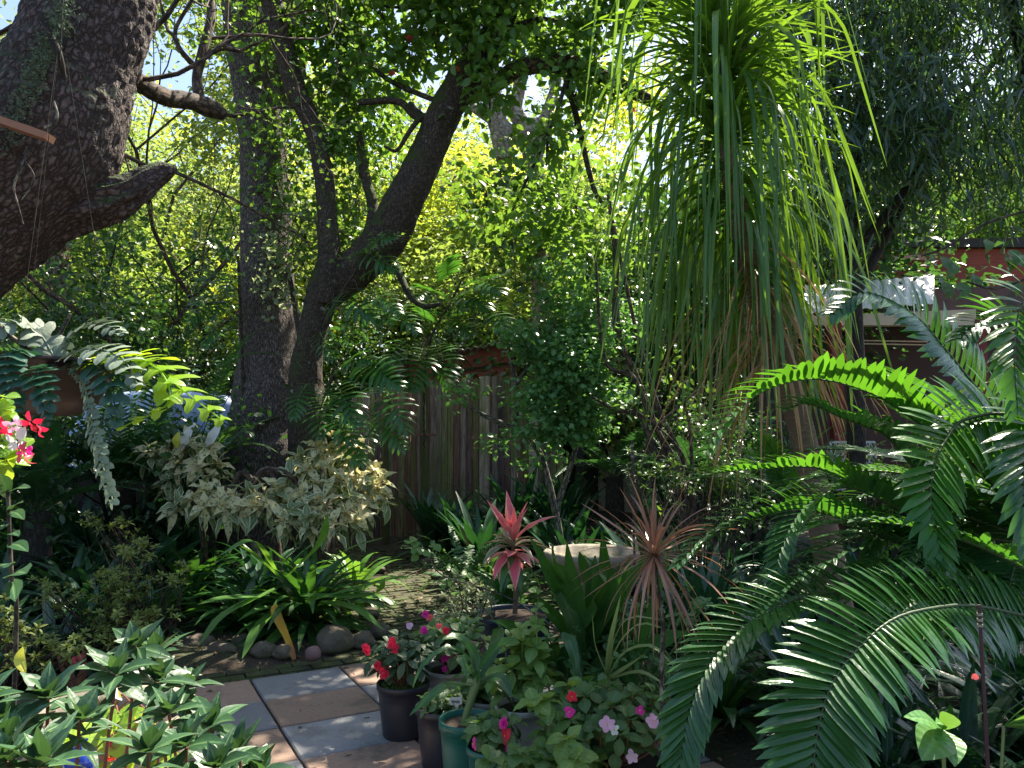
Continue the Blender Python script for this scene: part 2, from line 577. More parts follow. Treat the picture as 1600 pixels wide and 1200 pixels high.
def plain(name, c, rough=.6, c2=None, ns=8, bump=.2, bs=40, spec=.4, dirt=None, dirtth=.55, dirts=4, metal=0, stretch=(1, 1, 1), dist=.003, var=0):
    m, nt = newmat(name); g = NT(nt)
    tc = g.n('ShaderNodeTexCoord'); vec = g.vmul(tc.outputs['Object'], stretch)
    col = g.mix(g.noise(vec, ns, 4), c, c2 or tuple(q * .75 for q in c))
    if var:
        at_ = g.n('ShaderNodeAttribute', attribute_name='leaf'); sp = g.n('ShaderNodeSeparateXYZ'); g.l(at_.outputs['Vector'], sp.inputs[0])
        x = g.n('ShaderNodeVectorMath', operation='SCALE'); g.l(col, x.inputs[0])
        g.l(g.math('ADD', g.math('MULTIPLY', sp.outputs[2], var), 1 - var / 2), x.inputs[3]); col = x.outputs[0]
    if dirt: col = g.mix(g.ramp(g.noise(vec, dirts, 5, .65), [(dirtth, 0.0), (dirtth + .15, .9)]), col, dirt)
    p = g.n('ShaderNodeBsdfPrincipled'); g.l(col, p.inputs['Base Color']); p.inputs['Roughness'].default_value = rough
    p.inputs['Specular IOR Level'].default_value = spec; p.inputs['Metallic'].default_value = metal
    b = g.n('ShaderNodeBump'); b.inputs['Strength'].default_value = bump; b.inputs['Distance'].default_value = dist
    g.l(g.noise(vec, bs, 4), b.inputs['Height']); g.l(b.outputs[0], p.inputs['Normal'])
    o = g.n('ShaderNodeOutputMaterial'); g.l(p.outputs[0], o.inputs[0])
    return m


M = {}
# leaves
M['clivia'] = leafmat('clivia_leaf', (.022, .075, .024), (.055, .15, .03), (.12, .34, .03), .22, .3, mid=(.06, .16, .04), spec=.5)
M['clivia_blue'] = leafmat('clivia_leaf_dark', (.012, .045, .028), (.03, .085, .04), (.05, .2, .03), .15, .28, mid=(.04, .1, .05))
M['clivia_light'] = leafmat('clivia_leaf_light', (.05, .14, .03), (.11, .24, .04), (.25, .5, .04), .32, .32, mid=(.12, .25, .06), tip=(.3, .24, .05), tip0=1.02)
M['dead'] = leafmat('dead_leaf', (.62, .36, .02), (.55, .25, .03), (.6, .3, .02), .2, .5, tip=(.35, .15, .03), tip0=.8)
M['pony'] = leafmat('drooping_strap_leaf', (.03, .09, .022), (.07, .165, .032), (.30, .54, .03), .36, .3, mid=(.12, .25, .06), midw=.15, tip=(.3, .18, .06), tip0=1.06)
M['ponydry'] = leafmat('dry_strap_leaf', (.35, .2, .08), (.5, .32, .15), (.6, .35, .12), .35, .6)
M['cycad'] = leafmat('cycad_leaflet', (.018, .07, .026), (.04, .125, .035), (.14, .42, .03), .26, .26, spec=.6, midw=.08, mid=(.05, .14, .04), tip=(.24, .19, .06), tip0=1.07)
M['cycad_lit'] = leafmat('cycad_leaflet_lit', (.025, .10, .02), (.055, .17, .03), (.15, .42, .02), .34, .3, spec=.5)  # lit copy of the cycad leaflet, sunlight put into a brighter green
M['cycad_far'] = leafmat('cycad_leaflet_shaded', (.015, .05, .025), (.03, .085, .035), (.08, .25, .04), .2, .3)  # darker copy for the far cycads, shade put into the colour
M['rachis'] = plain('frond_stem', (.05, .09, .03), .5, (.03, .05, .02))
M['monstera'] = leafmat('split_leaf', (.018, .07, .018), (.04, .12, .025), (.14, .4, .03), .3, .28, mid=(.08, .2, .05))
M['croton'] = leafmat('variegated_leaf', (.60, .55, .26), (.76, .68, .38), (.8, .7, .3), .4, .4, mid=(.7, .66, .42), patch=(.12, .19, .07), patchs=30, patchth=.56, edge=(.72, .67, .44))
M['croton_green'] = leafmat('green_variegated_leaf', (.10, .17, .07), (.17, .24, .10), (.35, .45, .15), .28, .4, mid=(.4, .42, .22), edge=(.6, .58, .36))
M['croton_yellow'] = leafmat('yellow_young_leaf', (.55, .55, .06), (.5, .5, .1), (.8, .8, .1), .4, .4)
M['azalea'] = leafmat('azalea_leaf', (.10, .16, .03), (.19, .24, .045), (.35, .42, .05), .28, .45)
M['rosette'] = leafmat('whorled_leaf', (.024, .07, .032), (.042, .105, .045), (.12, .26, .05), .2, .42, mid=(.14, .25, .1), vein=0)
M['impat'] = leafmat('impatiens_leaf', (.04, .10, .03), (.08, .17, .04), (.2, .42, .05), .26, .42, mid=(.1, .2, .06), vein=9)
M['impat_dark'] = leafmat('impatiens_dark_leaf', (.02, .05, .022), (.035, .075, .03), (.06, .16, .04), .15, .42, vein=9)
M['broad'] = leafmat('broad_light_leaf', (.10, .22, .045), (.18, .32, .07), (.45, .62, .08), .34, .42, mid=(.22, .36, .12), vein=8)
M['anth'] = leafmat('anthurium_leaf', (.08, .22, .025), (.28, .46, .03), (.6, .8, .05), .42, .28, mid=(.25, .4, .08), vein=6)
M['lobed'] = leafmat('lobed_fern_leaf', (.18, .34, .02), (.26, .44, .03), (.66, .95, .03), .5, .35)
M['lobed_dark'] = leafmat('lobed_fern_dark', (.02, .07, .05), (.03, .09, .05), (.06, .2, .08), .2, .35)
M['lobed_grey'] = leafmat('grey_felted_leaf', (.20, .26, .18), (.14, .19, .14), (.3, .4, .25), .15, .7)
M['margin'] = leafmat('red_narrow_leaf', (.24, .10, .10), (.36, .20, .16), (.6, .25, .12), .3, .38, mid=(.42, .30, .12), midw=.2)
M['cordy'] = leafmat('pink_strap_leaf', (.82, .10, .17), (.88, .26, .26), (.95, .22, .25), .35, .35, edge=(.8, .42, .3))
M['cordy_green'] = leafmat('pale_green_strap_leaf', (.16, .22, .10), (.26, .30, .16), (.4, .4, .2), .3, .4, edge=(.6, .35, .28))
M['fine'] = leafmat('fine_feathery_leaf', (.03, .10, .03), (.06, .15, .04), (.15, .35, .05), .3, .5)
M['small'] = leafmat('small_round_leaf', (.07, .18, .06), (.12, .27, .09), (.25, .55, .08), .3, .36)
M['vine'] = leafmat('creeper_leaf', (.05, .13, .03), (.10, .22, .04), (.32, .56, .05), .36, .4)
M['mid_far'] = leafmat('distant_green_leaf', (.08, .14, .04), (.14, .21, .06), (.5, .7, .1), .42, .5)
M['lime'] = leafmat('lime_crown_leaf', (.13, .20, .05), (.22, .29, .08), (.48, .60, .12), .46, .5)
M['yellowg'] = leafmat('golden_crown_leaf', (.17, .25, .03), (.30, .36, .04), (.8, .9, .07), .5, .5)
M['grey'] = leafmat('grey_green_leaf', (.14, .19, .10), (.22, .28, .15), (.45, .55, .22), .4, .5)
M['dark'] = leafmat('dark_crown_leaf', (.018, .05, .018), (.04, .095, .028), (.12, .3, .04), .26, .36)
M['mid'] = leafmat('middle_green_leaf', (.035, .09, .022), (.075, .16, .035), (.28, .5, .05), .34, .38)
M['bamboo'] = leafmat('drooping_dark_leaf', (.015, .038, .026), (.035, .07, .045), (.24, .5, .06), .3, .3, spec=.6)
M['grass'] = leafmat('pale_grass_blade', (.16, .25, .08), (.3, .36, .14), (.5, .6, .2), .35, .4)
M['sapling'] = leafmat('young_tree_leaf', (.06, .19, .04), (.10, .26, .06), (.25, .5, .06), .28, .4, mid=(.16, .32, .1), vein=7)
# petals
def petal(n, c, c2): return leafmat(n, c, c2, c, .35, .5)
M['red'] = petal('red_petal', (.80, .02, .08), (.72, .01, .04))
M['magenta'] = petal('magenta_petal', (.78, .03, .36), (.68, .02, .30))
M['pinkp'] = petal('pale_pink_petal', (.8, .42, .62), (.85, .6, .72))
M['coral'] = petal('coral_petal', (.85, .16, .16), (.8, .1, .1))
M['white'] = petal('white_petal', (.8, .8, .76), (.85, .85, .8))
M['yellow'] = petal('yellow_petal', (.8, .6, .03), (.8, .5, .02))
# barks
M['bark_old'] = barkmat('old_plated_bark', (.055, .04, .035), (.20, .15, .145), 38, 22, crack=(.028, .02, .018), bump=1.0, lich=(.17, .17, .13), lichth=.63, dist=.012, moss=(.035, .06, .018), mossamt=.5)
M['bark_big'] = barkmat('ridged_grey_bark', (.12, .095, .088), (.32, .265, .25), 62, 12, crack=(.03, .022, .02), bump=.9, lich=(.2, .18, .16), lichth=.7, dist=.012)
M['bark_moss'] = barkmat('mossy_bark', (.05, .038, .03), (.15, .115, .09), 50, 18, crack=(.022, .016, .012), bump=.9, moss=(.045, .065, .014), mossamt=.5, lich=(.3, .31, .28), lichth=.66, dist=.008)
M['bark_pale'] = barkmat('pale_mottled_bark', (.36, .28, .23), (.5, .42, .36), 10, 8, crack=(.22, .16, .12), bump=.4, lich=(.10, .065, .05), lichth=.56, dist=.004, lichs=14)
M['bark_pink'] = barkmat('pinkish_pine_bark', (.2, .13, .11), (.34, .24, .22), 16, 7, bump=.8, dist=.015)
M['bark_br'] = barkmat('brown_branch_bark', (.12, .075, .05), (.2, .14, .10), 30, 8, bump=.5, dist=.004)
M['bark_twig'] = barkmat('twig_bark', (.09, .07, .05), (.16, .13, .10), 40, 10, bump=.3, dist=.002)
M['bark_dark'] = barkmat('dark_twig_bark', (.03, .025, .02), (.06, .05, .04), 40, 10, bump=.3, dist=.002)
M['bark_grey'] = barkmat('grey_stem_bark', (.2, .18, .14), (.3, .27, .22), 40, 10, bump=.3, dist=.002, lich=(.12, .14, .06), lichth=.6)
M['bark_pony'] = barkmat('ringed_palm_bark', (.15, .09, .055), (.25, .17, .11), 9, 60, crack=(.12, .09, .06), bump=.6, dist=.004)
M['stalk'] = plain('green_stalk', (.14, .2, .07), .45, (.1, .15, .05))
M['redstalk'] = plain('reddish_stalk', (.2, .08, .05), .5)
# hard things
M['soil'] = plain('potting_soil', (.03, .02, .014), .95, (.06, .04, .03), 30, .8, 60, dist=.01)
M['moss'] = plain('moss_cushion', (.07, .11, .02), .95, (.04, .07, .015), 30, .9, 90, dist=.01)
M['stone'] = plain('garden_stone', (.17, .14, .10), .85, (.09, .075, .055), 5, .7, 24, dirt=(.07, .085, .03), dirtth=.52, dirts=6, dist=.02)
M['pale_stone'] = plain('pale_cast_stone', (.34, .29, .23), .85, (.2, .17, .13), 6, .6, 30, dirt=(.10, .10, .05), dirtth=.50, dirts=5, dist=.01)

# ================================================================== SETTING
# ground: one soil sheet to the horizon, finer near the camera
xs = np.concatenate([np.linspace(-160, -14, 14), np.linspace(-13, 13, 170), np.linspace(14, 160, 14)])
ys = np.concatenate([np.linspace(-30, .4, 8), np.linspace(.6, 15, 150), np.linspace(16, 220, 26)])
V = [(x, y, gh(x, y) if abs(x) < 14 and .4 < y < 16 else gh(0, 16) * (y > 11) + max(0, y - 16) * .01) for y in ys for x in xs]
nx = len(xs)
i = (np.arange(len(ys) - 1)[:, None] * nx + np.arange(nx - 1)[None]).reshape(-1)
mb = MB(); mb.add(V, np.zeros((len(V), 3)), np.stack([i, i + 1, i + nx + 1, i + nx], 1))
m, nt = newmat('garden_soil'); g = NT(nt)
tc = g.n('ShaderNodeTexCoord'); vec = tc.outputs['Object']
c = g.mix(g.noise(vec, 9, 5, .7), (.035, .024, .016), (.075, .055, .036))
vo = g.n('ShaderNodeTexVoronoi'); vo.inputs['Scale'].default_value = 22; g.l(vec, vo.inputs['Vector'])
lf = g.ramp(vo.outputs['Distance'], [(.0, 1.0), (.28, .8), (.36, 0.0)])
c = g.mix(g.math('MULTIPLY', lf, .55), c, g.mix(g.noise(vec, 40, 1), (.13, .08, .045), (.05, .03, .02)))
c = g.mix(g.ramp(g.noise(vec, 1.1, 4), [(.5, 0.0), (.62, .8)]), c, (.035, .055, .016))
p = g.n('ShaderNodeBsdfPrincipled'); g.l(c, p.inputs[0]); p.inputs['Roughness'].default_value = .95
b = g.n('ShaderNodeBump'); b.inputs['Strength'].default_value = .9; b.inputs['Distance'].default_value = .03
g.l(g.math('ADD', g.noise(vec, 30, 5), g.math('MULTIPLY', lf, .5)), b.inputs['Height']); g.l(b.outputs[0], p.inputs['Normal'])
o = g.n('ShaderNodeOutputMaterial'); g.l(p.outputs[0], o.inputs[0])
tag(mb.build('ground', m), kind='structure')

# patio slabs
def slabmat(name, c1, c2):
    m, nt = newmat(name); g = NT(nt)
    vec = g.n('ShaderNodeTexCoord').outputs['Object']
    at_ = g.n('ShaderNodeAttribute', attribute_name='leaf'); sp = g.n('ShaderNodeSeparateXYZ'); g.l(at_.outputs['Vector'], sp.inputs[0])
    c = g.mix(g.noise(vec, 3.5, 5, .65), c1, c2)
    x = g.n('ShaderNodeVectorMath', operation='SCALE'); g.l(c, x.inputs[0]); g.l(g.math('ADD', g.math('MULTIPLY', sp.outputs[2], .35), .8), x.inputs[3]); c = x.outputs[0]
    c = g.mix(g.ramp(g.noise(vec, 55, 3, .7), [(.58, 0.0), (.68, .6)]), c, (.07, .06, .05))
    c = g.mix(g.ramp(g.noise(vec, 2.2, 6, .75), [(.52, 0.0), (.66, .75)]), c, (.10, .085, .06))
    # edge grime by position inside the slab (corner uv kept in the attribute)
    p = g.n('ShaderNodeBsdfPrincipled'); g.l(c, p.inputs[0]); p.inputs['Roughness'].default_value = .8
    b = g.n('ShaderNodeBump'); b.inputs['Strength'].default_value = .5; b.inputs['Distance'].default_value = .006
    g.l(g.noise(vec, 26, 6, .7), b.inputs['Height']); g.l(b.outputs[0], p.inputs['Normal'])
    o = g.n('ShaderNodeOutputMaterial'); g.l(p.outputs[0], o.inputs[0]); return m
mb = MB()
for i_ in range(-4, 3):
    for j_ in range(0, 9):
        c = TA + E2 * ((i_ + .5) * TW) - E1 * ((j_ + .5) * TD)
        w, d = TW - .014, TD - .014
        rz = R(28.3 + rnd.uniform(-.4, .4)); z0 = rnd.uniform(-.003, .004); vv = rnd.random()
        mi = (i_ + j_) % 2
        # slab with a chamfered, slightly worn rim
        q = []
        for (ix, zz) in ((0, -.03), (0, .022), (.006, .028)):
            for sx, sy in ((-1, -1), (0, -1), (1, -1), (1, 0), (1, 1), (0, 1), (-1, 1), (-1, 0)):
                x = sx * (w / 2 - ix + (rnd.uniform(-.003, .001) if ix else 0)); y = sy * (d / 2 - ix + (rnd.uniform(-.003, .001) if ix else 0))
                q.append((c.x + x * math.cos(rz) - y * math.sin(rz), c.y + x * math.sin(rz) + y * math.cos(rz), zz + z0))
        q.append((c.x, c.y, .028 + z0))
        f = [(k * 8 + a, k * 8 + (a + 1) % 8, k * 8 + 8 + (a + 1) % 8, k * 8 + 8 + a) for k in range(2) for a in range(8)]
        A = np.zeros((25, 3)); A[:, 2] = vv
        n0 = mb.n
        mb.add(q, A, f, mi)
        mb.add([q[16 + a] for a in range(8)] + [q[24]], A[:9], [(a, (a + 1) % 8, 8) for a in range(8)], mi)
patio = tag(mb.build('patio', [slabmat('grey_slab', (.27, .27, .28), (.17, .17, .18)), slabmat('pink_slab', (.38, .25, .18), (.26, .18, .14))], smooth=False), kind='structure')
mb = MB(); 
cc = TA + E2 * (-.5 * TW) - E1 * (4.5 * TD)
box(mb, (cc.x, cc.y, -.03), 7 * TW + .04, 9 * TD + .04, .034, R(28.3))
tag(mb.build('patio_bed', plain('mortar_soil', (.04, .035, .022), .95, (.05, .06, .02), 20), smooth=False), kind='structure')

# brick paths: winding path and the border along the back of the patio
mb = MB()
bl, bw = .21, .105
def bricks(test):
    for a in range(-40, 60):
        for b_ in range(-20, 90):
            c = TA + E2 * (a * bl + (b_ % 2) * bl / 2) + E1 * (.06 + b_ * bw)
            if test(c): box(mb, (c.x, c.y, -.06), bl - .012, bw - .012, .058 + rnd.uniform(0, .012), R(28.3 + rnd.uniform(-1.5, 1.5)))
def t1(c):
    v = c - TA; a = v.dot(E2); b_ = v.dot(E1)
    return (b_ > 0.03 and b_ < .30 and -4.2 * TW < a < 2.4) or (path_d(c.x, c.y) < .52 and b_ > 0.03)
bricks(t1)
tag(mb.build('path', plain('mossy_brick', (.065, .06, .03), .9, (.035, .034, .018), 14, .6, 60, dirt=(.045, .065, .015), dirtth=.45, dirts=5, var=.5, dist=.008), smooth=False), kind='structure')

# fallen leaves: far too many to count
mb = MB(); P = []
while len(P) < 5200:
    x, y = rng.uniform(-5, 4), rng.uniform(2.6, 11)
    ip = in_patio(x, y)
    if ip and rng.random() > .13: continue
    pd = path_d(x, y)
    z = .03 if ip else (.015 if pd < .5 else gh(x, y) + .008)
    P.append((x, y, z))
P = np.array(P); N = len(P); az = rng.random(N) * 6.28
D = np.stack([np.cos(az), np.sin(az), rng.normal(0, .15, N)], 1); U = np.stack([rng.normal(0, .3, N), rng.normal(0, .3, N), np.ones(N)], 1)
rhombs(mb, P, D, U, rng.uniform(.02, .075, N), rng.uniform(.006, .018, N), rng.random(N))
tag(mb.build('leaf_litter', leafmat('fallen_leaf', (.10, .055, .025), (.22, .14, .07), (.1, .06, .03), .1, .7)), kind='stuff')

# ================================================================== BUILDINGS AND FENCE
wood = newmat('weathered_board'); m, nt = wood; g = NT(nt)
vec = g.n('ShaderNodeTexCoord').outputs['Object']
at_ = g.n('ShaderNodeAttribute', attribute_name='leaf'); sp = g.n('ShaderNodeSeparateXYZ'); g.l(at_.outputs['Vector'], sp.inputs[0])
st = g.vmul(vec, (14, 14, .9))
n1 = g.noise(st, 2.2, 6, .7); n2 = g.noise(st, 7, 4, .7)
c = g.mix(g.ramp(n1, [(.38, 0.0), (.6, 1.0)]), g.ramp(sp.outputs[2], [(0, (.05, .035, .05)), (.25, (.11, .05, .03)), (.45, (.12, .12, .04)), (.7, (.14, .085, .08)), (1, (.3, .22, .17))]), g.ramp(sp.outputs[2], [(0, (.16, .12, .16)), (.25, (.30, .15, .09)), (.45, (.28, .27, .12)), (.7, (.32, .24, .22)), (1, (.5, .41, .33))]))
c = g.mix(g.ramp(n2, [(.52, 0.0), (.66, .8)]), c, (.03, .022, .028))
c = g.mix(g.ramp(g.noise(g.vmul(vec, (3, 3, .8)), 1.6, 4), [(.5, 0.0), (.62, .7)]), c, (.14, .17, .04))
p = g.n('ShaderNodeBsdfPrincipled'); g.l(c, p.inputs[0]); p.inputs['Roughness'].default_value = .85
b = g.n('ShaderNodeBump'); b.inputs['Strength'].default_value = .8; b.inputs['Distance'].default_value = .01; g.l(n2, b.inputs['Height']); g.l(b.outputs[0], p.inputs['Normal'])
o = g.n('ShaderNodeOutputMaterial'); g.l(p.outputs[0], o.inputs[0])
M['wood'] = m
M['redpaint'] = plain('red_brown_paint', (.42, .10, .075), .7, (.3, .07, .055), 3, .3, 30, dirt=(.12, .05, .04), dirtth=.6)
M['rust'] = plain('corrugated_iron', (.35, .25, .22), .6, (.22, .12, .08), 6, .3, 30, dirt=(.10, .10, .05), dirtth=.5)
M['mossypost'] = plain('mossy_post', (.10, .115, .03), .9, (.05, .055, .02), 7, .6, 30, stretch=(3, 3, 1), dirt=(.06, .045, .03), dirtth=.55)
M['plank'] = plain('red_brown_plank', (.22, .09, .06), .8, (.14, .06, .04), 8, .4, 40, stretch=(1, 6, 6))
M['darkwood'] = plain('dark_timber', (.05, .04, .035), .8, (.03, .025, .02), 8, .3, 30)
M['palewall'] = plain('lime_washed_wall', (.62, .60, .48), .9, (.45, .45, .33), 3, .4, 20, dirt=(.2, .22, .12), dirtth=.55)
M['bluetarp'] = plain('pale_blue_sheet', (.40, .48, .78), .45, (.42, .52, .78), 2, .2, 6)

# board fence: planks stand side by side from left to right, two pale cover boards
Lf, Rt = at(548, 740, 11.6), at(880, 740, 10.9)
ft = T('board_fence', 'weathered vertical board fence streaked brown, grey and green, standing behind the clivia bed', 'fence', (Lf.x, Lf.y, gh(Lf.x, Lf.y)))
mb = MB(); d = (Rt - Lf); d.z = 0; n = 34; ang = math.atan2(d.y, d.x)
for k in range(n):
    u = (k + .5) / n; p_ = Lf + d * u
    x = 548 + 332 * u
    topy = np.interp(x, [548, 600, 640, 700, 760, 830, 925], [616, 604, 598, 594, 591, 588, 586]) + rnd.uniform(-3, 3)
    top = at(x, topy, p_.y).z; w = d.length / n
    box(mb, (p_.x, p_.y + rnd.uniform(-.012, .012), .0), w - rnd.uniform(.003, .012), .022, top, ang + R(rnd.uniform(-1, 1)), var=rnd.random() * .85)
mb.build('board_panel', M['wood'], ft, smooth=False)
for (x0, tp, mt) in ((757, 588, 'wood'), (834, 628, 'wood')):
    mb = MB(); p_ = at(x0, 700, 10.9); zt = at(x0, tp, p_.y).z
    box(mb, (p_.x, p_.y, 0), .13, .06, zt, ang, var=1.0); tag(mb.build('cover_board', M[mt], ft, smooth=False), 'pale grey cover board nailed over the fence boards' if x0 < 800 else None)
mb = MB()
for zz in (.55, 1.9):
    bar(mb, (Lf.x, Lf.y + .08, zz), (Rt.x, Rt.y + .08, zz), .05, .08)
mb.build('rail', M['darkwood'], ft, smooth=False)
# green posts before the fence
for k, (x, tp, w, Y, lb) in enumerate(((663, 528, .115, 10.6, 'tall round mossy green post carrying a short red-brown plank, before the board fence'),
                                       (604, 612, .10, 10.9, 'short mossy green post at the left end of the board fence'))):
    mb = MB(); p_ = at(x, 700, Y); zt = at(x, tp, Y).z
    tube(mb, [Vector((p_.x + .01 * math.sin(q), Y, q * zt / 8)) for q in range(9)], w / 2, 14, disp=lambda q, r: .006 * noise.noise(q * 12))
    tag(mb.build('timber_post', M['mossypost'], None, origin=(p_.x, Y, 0)), lb, 'post')
mb = MB(); a, b_ = at(620, 676, 10.5), at(681, 680, 10.5)
bar(mb, a, b_, .03, .085)
tag(mb.build('wooden_plank', M['plank'], None, origin=a, smooth=False), 'short red-brown plank nailed level across the mossy post before the fence', 'plank')

# little red-brown shed behind the fence
sh = T('garden_shed', 'small shed with red-brown painted wall and corrugated iron roof rising behind the board fence', 'shed', at(735, 700, 13).xy.to_3d())
mb = MB(); Y = 12.6
a = at(640, 600, Y); b_ = at(808, 600, Y)
for k in range(1):
    tl, tr_ = at(640, 572, Y).z, at(808, 533, Y).z
    q = [(a.x, Y, 0), (b_.x, Y, 0), (b_.x, Y, tr_), (a.x, Y, tl), (a.x, Y + 2.4, 0), (b_.x, Y + 2.4, 0), (b_.x, Y + 2.4, tr_ - .25), (a.x, Y + 2.4, tl - .25)]
    mb.add(q, np.zeros((8, 3)), [(0, 1, 2, 3), (5, 4, 7, 6), (4, 0, 3, 7), (1, 5, 6, 2)])
mb.build('wall', M['redpaint'], sh, smooth=False)
mb = MB()  # battens
for x, tp in ((700, 560), (690, 562)):
    p0 = at(x, 640, Y - .02); bar(mb, (p0.x, Y - .03, 1.0), (p0.x, Y - .03, at(x, tp, Y).z), .03, .03)
bar(mb, at(645, 590, Y - .03), at(806, 566, Y - .03), .035, .035)
mb.build('batten', M['darkwood'], sh, smooth=False)
mb = MB(); nxr, nyr = 120, 2; V = []
for j_ in range(2):
    for k in range(nxr):
        u = k / (nxr - 1); x = at(598 + 215 * u, 600, Y - .25).x
        zb = at(598 + 215 * u, 573 - 46 * u, Y - .25).z - j_ * .25
        V.append((x, Y - .25 + j_ * 2.9, zb + .018 * math.sin(k * 1.05) + .03 * noise.noise(Vector((k * .12, j_, 0)))))
V = V + [(x, y, z - .02) for x, y, z in V]
f = [(k, k + 1, nxr + k + 1, nxr + k) for k in range(nxr - 1)] + [(2 * nxr + k + 1, 2 * nxr + k, 3 * nxr + k, 3 * nxr + k + 1) for k in range(nxr - 1)] + [(k, 2 * nxr + k, 2 * nxr + k + 1, k + 1) for k in range(nxr - 1)]
mb.add(V, np.zeros((len(V), 3)), f)
mb.build('roof', M['rust'], sh)
# lean-to with pinkish tiles to its right
lt = T('tiled_roof_shelter', 'open dark timber shelter with a strip of pinkish tiles, right of the red-brown shed', 'shelter', at(900, 700, 12.5).xy.to_3d())
mb = MB(); Y = 12.4
for r_ in range(5):
    for k in range(22):
        px = 818 + k * 8.3; p_ = at(px, 540 - r_ * 9 - k * .4, Y + r_ * .28)
        box(mb, p_, .085, .33, .02, R(rnd.uniform(-3, 3)), jit=.004)
mb.build('roof', plain('pink_tile', (.42, .25, .2), .8, (.3, .17, .13), 5, var=.6), lt, smooth=False)
mb = MB()
bar(mb, at(812, 546, Y), at(1235, 512, 10.6), .16, .14)
mb.build('beam', plain('pale_timber_beam', (.3, .25, .2), .8, (.22, .18, .14), 6, stretch=(1, 6, 6)), lt, smooth=False)
for x, yy in ((905, 11.9), (1025, 11.5), (1120, 11.1)):
    mb = MB(); p_ = at(x, 600, yy); box(mb, (p_.x, p_.y, 0), .12, .12, at(x, 520, yy).z - .1); mb.build('post', M['darkwood'], lt, smooth=False)
mb = MB(); a, b_ = at(812, 600, 13.6), at(935, 600, 13.4); box(mb, ((a.x + b_.x) / 2, 13.6, 0), b_.x - a.x, .1, 2.6); mb.build('back_wall', M['darkwood'], lt, smooth=False)
# pale garden wall seen through the shelter
mb = MB(); a, b_ = at(925, 600, 15), at(1150, 600, 15)
box(mb, ((a.x + b_.x) / 2, 15, 0), b_.x - a.x, .22, at(900, 560, 15).z); 
gw = tag(mb.build('garden_wall', M['palewall'], None, origin=((a.x + b_.x) / 2, 15, 0), smooth=False), 'low pale lime-washed wall seen in sun through the open timber shelter', 'wall')

# pale-blue sheet-covered car port / tarpaulin behind the left ferns
bt = T('covered_trailer', 'pale blue covered trailer glimpsed behind dark fronds left of the big trunk', 'trailer', at(262, 700, 9.4).xy.to_3d())
mb = MB(); Y0, Y1 = 8.5, 10.7
prof = [(-1.0, 1.12), (-1.02, 1.5), (-.96, 1.78), (-.75, 1.93), (0, 2.0), (.75, 1.93), (.96, 1.78), (1.02, 1.5), (1.0, 1.12)]
cx = at(250, 650, 8.6).x; Vv = []
for yy in (Y0, Y0 + .04, Y1 - .04, Y1):
    s_ = .97 if yy in (Y0, Y1) else 1
    for (x, z) in prof: Vv.append((cx + x * s_ * .98, yy, .45 + (z - .45) * s_ * 1.05))
f = [(r_ * 9 + k, r_ * 9 + k + 1, r_ * 9 + 10 + k, r_ * 9 + 9 + k) for r_ in range(3) for k in range(8)]
mb.add(Vv, np.zeros((36, 3)), f)
mb.add([(cx, Y0, 1.13)] + Vv[:9], np.zeros((10, 3)), [(0, k, k + 1) for k in range(1, 9)] + [(0, 9, 1)])
mb.build('cover', M['bluetarp'], bt)
mb = MB(); box(mb, (cx, (Y0 + Y1) / 2, .46), 1.84, 2.1, .72); mb.build('body', M['darkwood'], bt, smooth=False)
mb = MB(); box(mb, (cx, (Y0 + Y1) / 2, .32), 1.7, 2.1, .14); mb.build('chassis', M['darkwood'], bt, smooth=False)
for s_ in (-1, 1):
    mb = MB(); tube(mb, [(cx + s_ * .82, 9.6, .3), (cx + s_ * .98, 9.6, .3)], .29, 24); mb.build('wheel', M['darkwood'], bt)

# house on the right
hs = T('brick_house', 'red brick house with bright sheet roof and dark porch behind the big cycad fronds', 'house', at(1420, 700, 10.5).xy.to_3d())
m, nt = newmat('red_brick'); g = NT(nt)
vec = g.n('ShaderNodeTexCoord').outputs['Object']; sp = g.n('ShaderNodeSeparateXYZ'); g.l(vec, sp.inputs[0]); cb = g.n('ShaderNodeCombineXYZ'); g.l(g.math('ADD', sp.outputs[0], sp.outputs[1]), cb.inputs[0]); g.l(sp.outputs[2], cb.inputs[1])
bk = g.n('ShaderNodeTexBrick'); bk.inputs['Scale'].default_value = 4.4; g.l(cb.outputs[0], bk.inputs['Vector'])
bk.inputs['Color1'].default_value = (.34, .06, .03, 1); bk.inputs['Color2'].default_value = (.25, .045, .025, 1); bk.inputs['Mortar'].default_value = (.2, .1, .08, 1); bk.inputs['Mortar Size'].default_value = .012
p = g.n('ShaderNodeBsdfPrincipled'); g.l(bk.outputs[0], p.inputs[0]); p.inputs['Roughness'].default_value = .8
o = g.n('ShaderNodeOutputMaterial'); g.l(p.outputs[0], o.inputs[0]); M['brick'] = m
def wallq(mb, x0, x1, y_top0, y_top1, y_bot, Y, th=.25, Yr=None):
    a, b_ = at(x0, 600, Y), at(x1, 600, Yr or Y)
    z0, z1, zb = at(x0, y_top0, Y).z, at(x1, y_top1, Yr or Y).z, (at(x0, y_bot, Y).z if y_bot is not None else 0)
    q = [(a.x, a.y, zb), (b_.x, b_.y, zb), (b_.x, b_.y, z1), (a.x, a.y, z0)]
    q = q + [(x, y + th, z) for x, y, z in q]
    mb.add([q[k] for k in (0, 1, 2, 3, 5, 4, 7, 6, 4, 0, 3, 7, 1, 5, 6, 2, 3, 2, 6, 7, 4, 5, 1, 0)], np.zeros((24, 3)), np.arange(24).reshape(6, 4))
mb = MB(); wallq(mb, 1180, 1700, 384, 374, 468, 12.3); mb.build('parapet', M['brick'], hs, smooth=False)
mb = MB(); wallq(mb, 1170, 1710, 380, 369, 386, 12.2, .5)
mb.build('coping', M['darkwood'], hs, smooth=False)
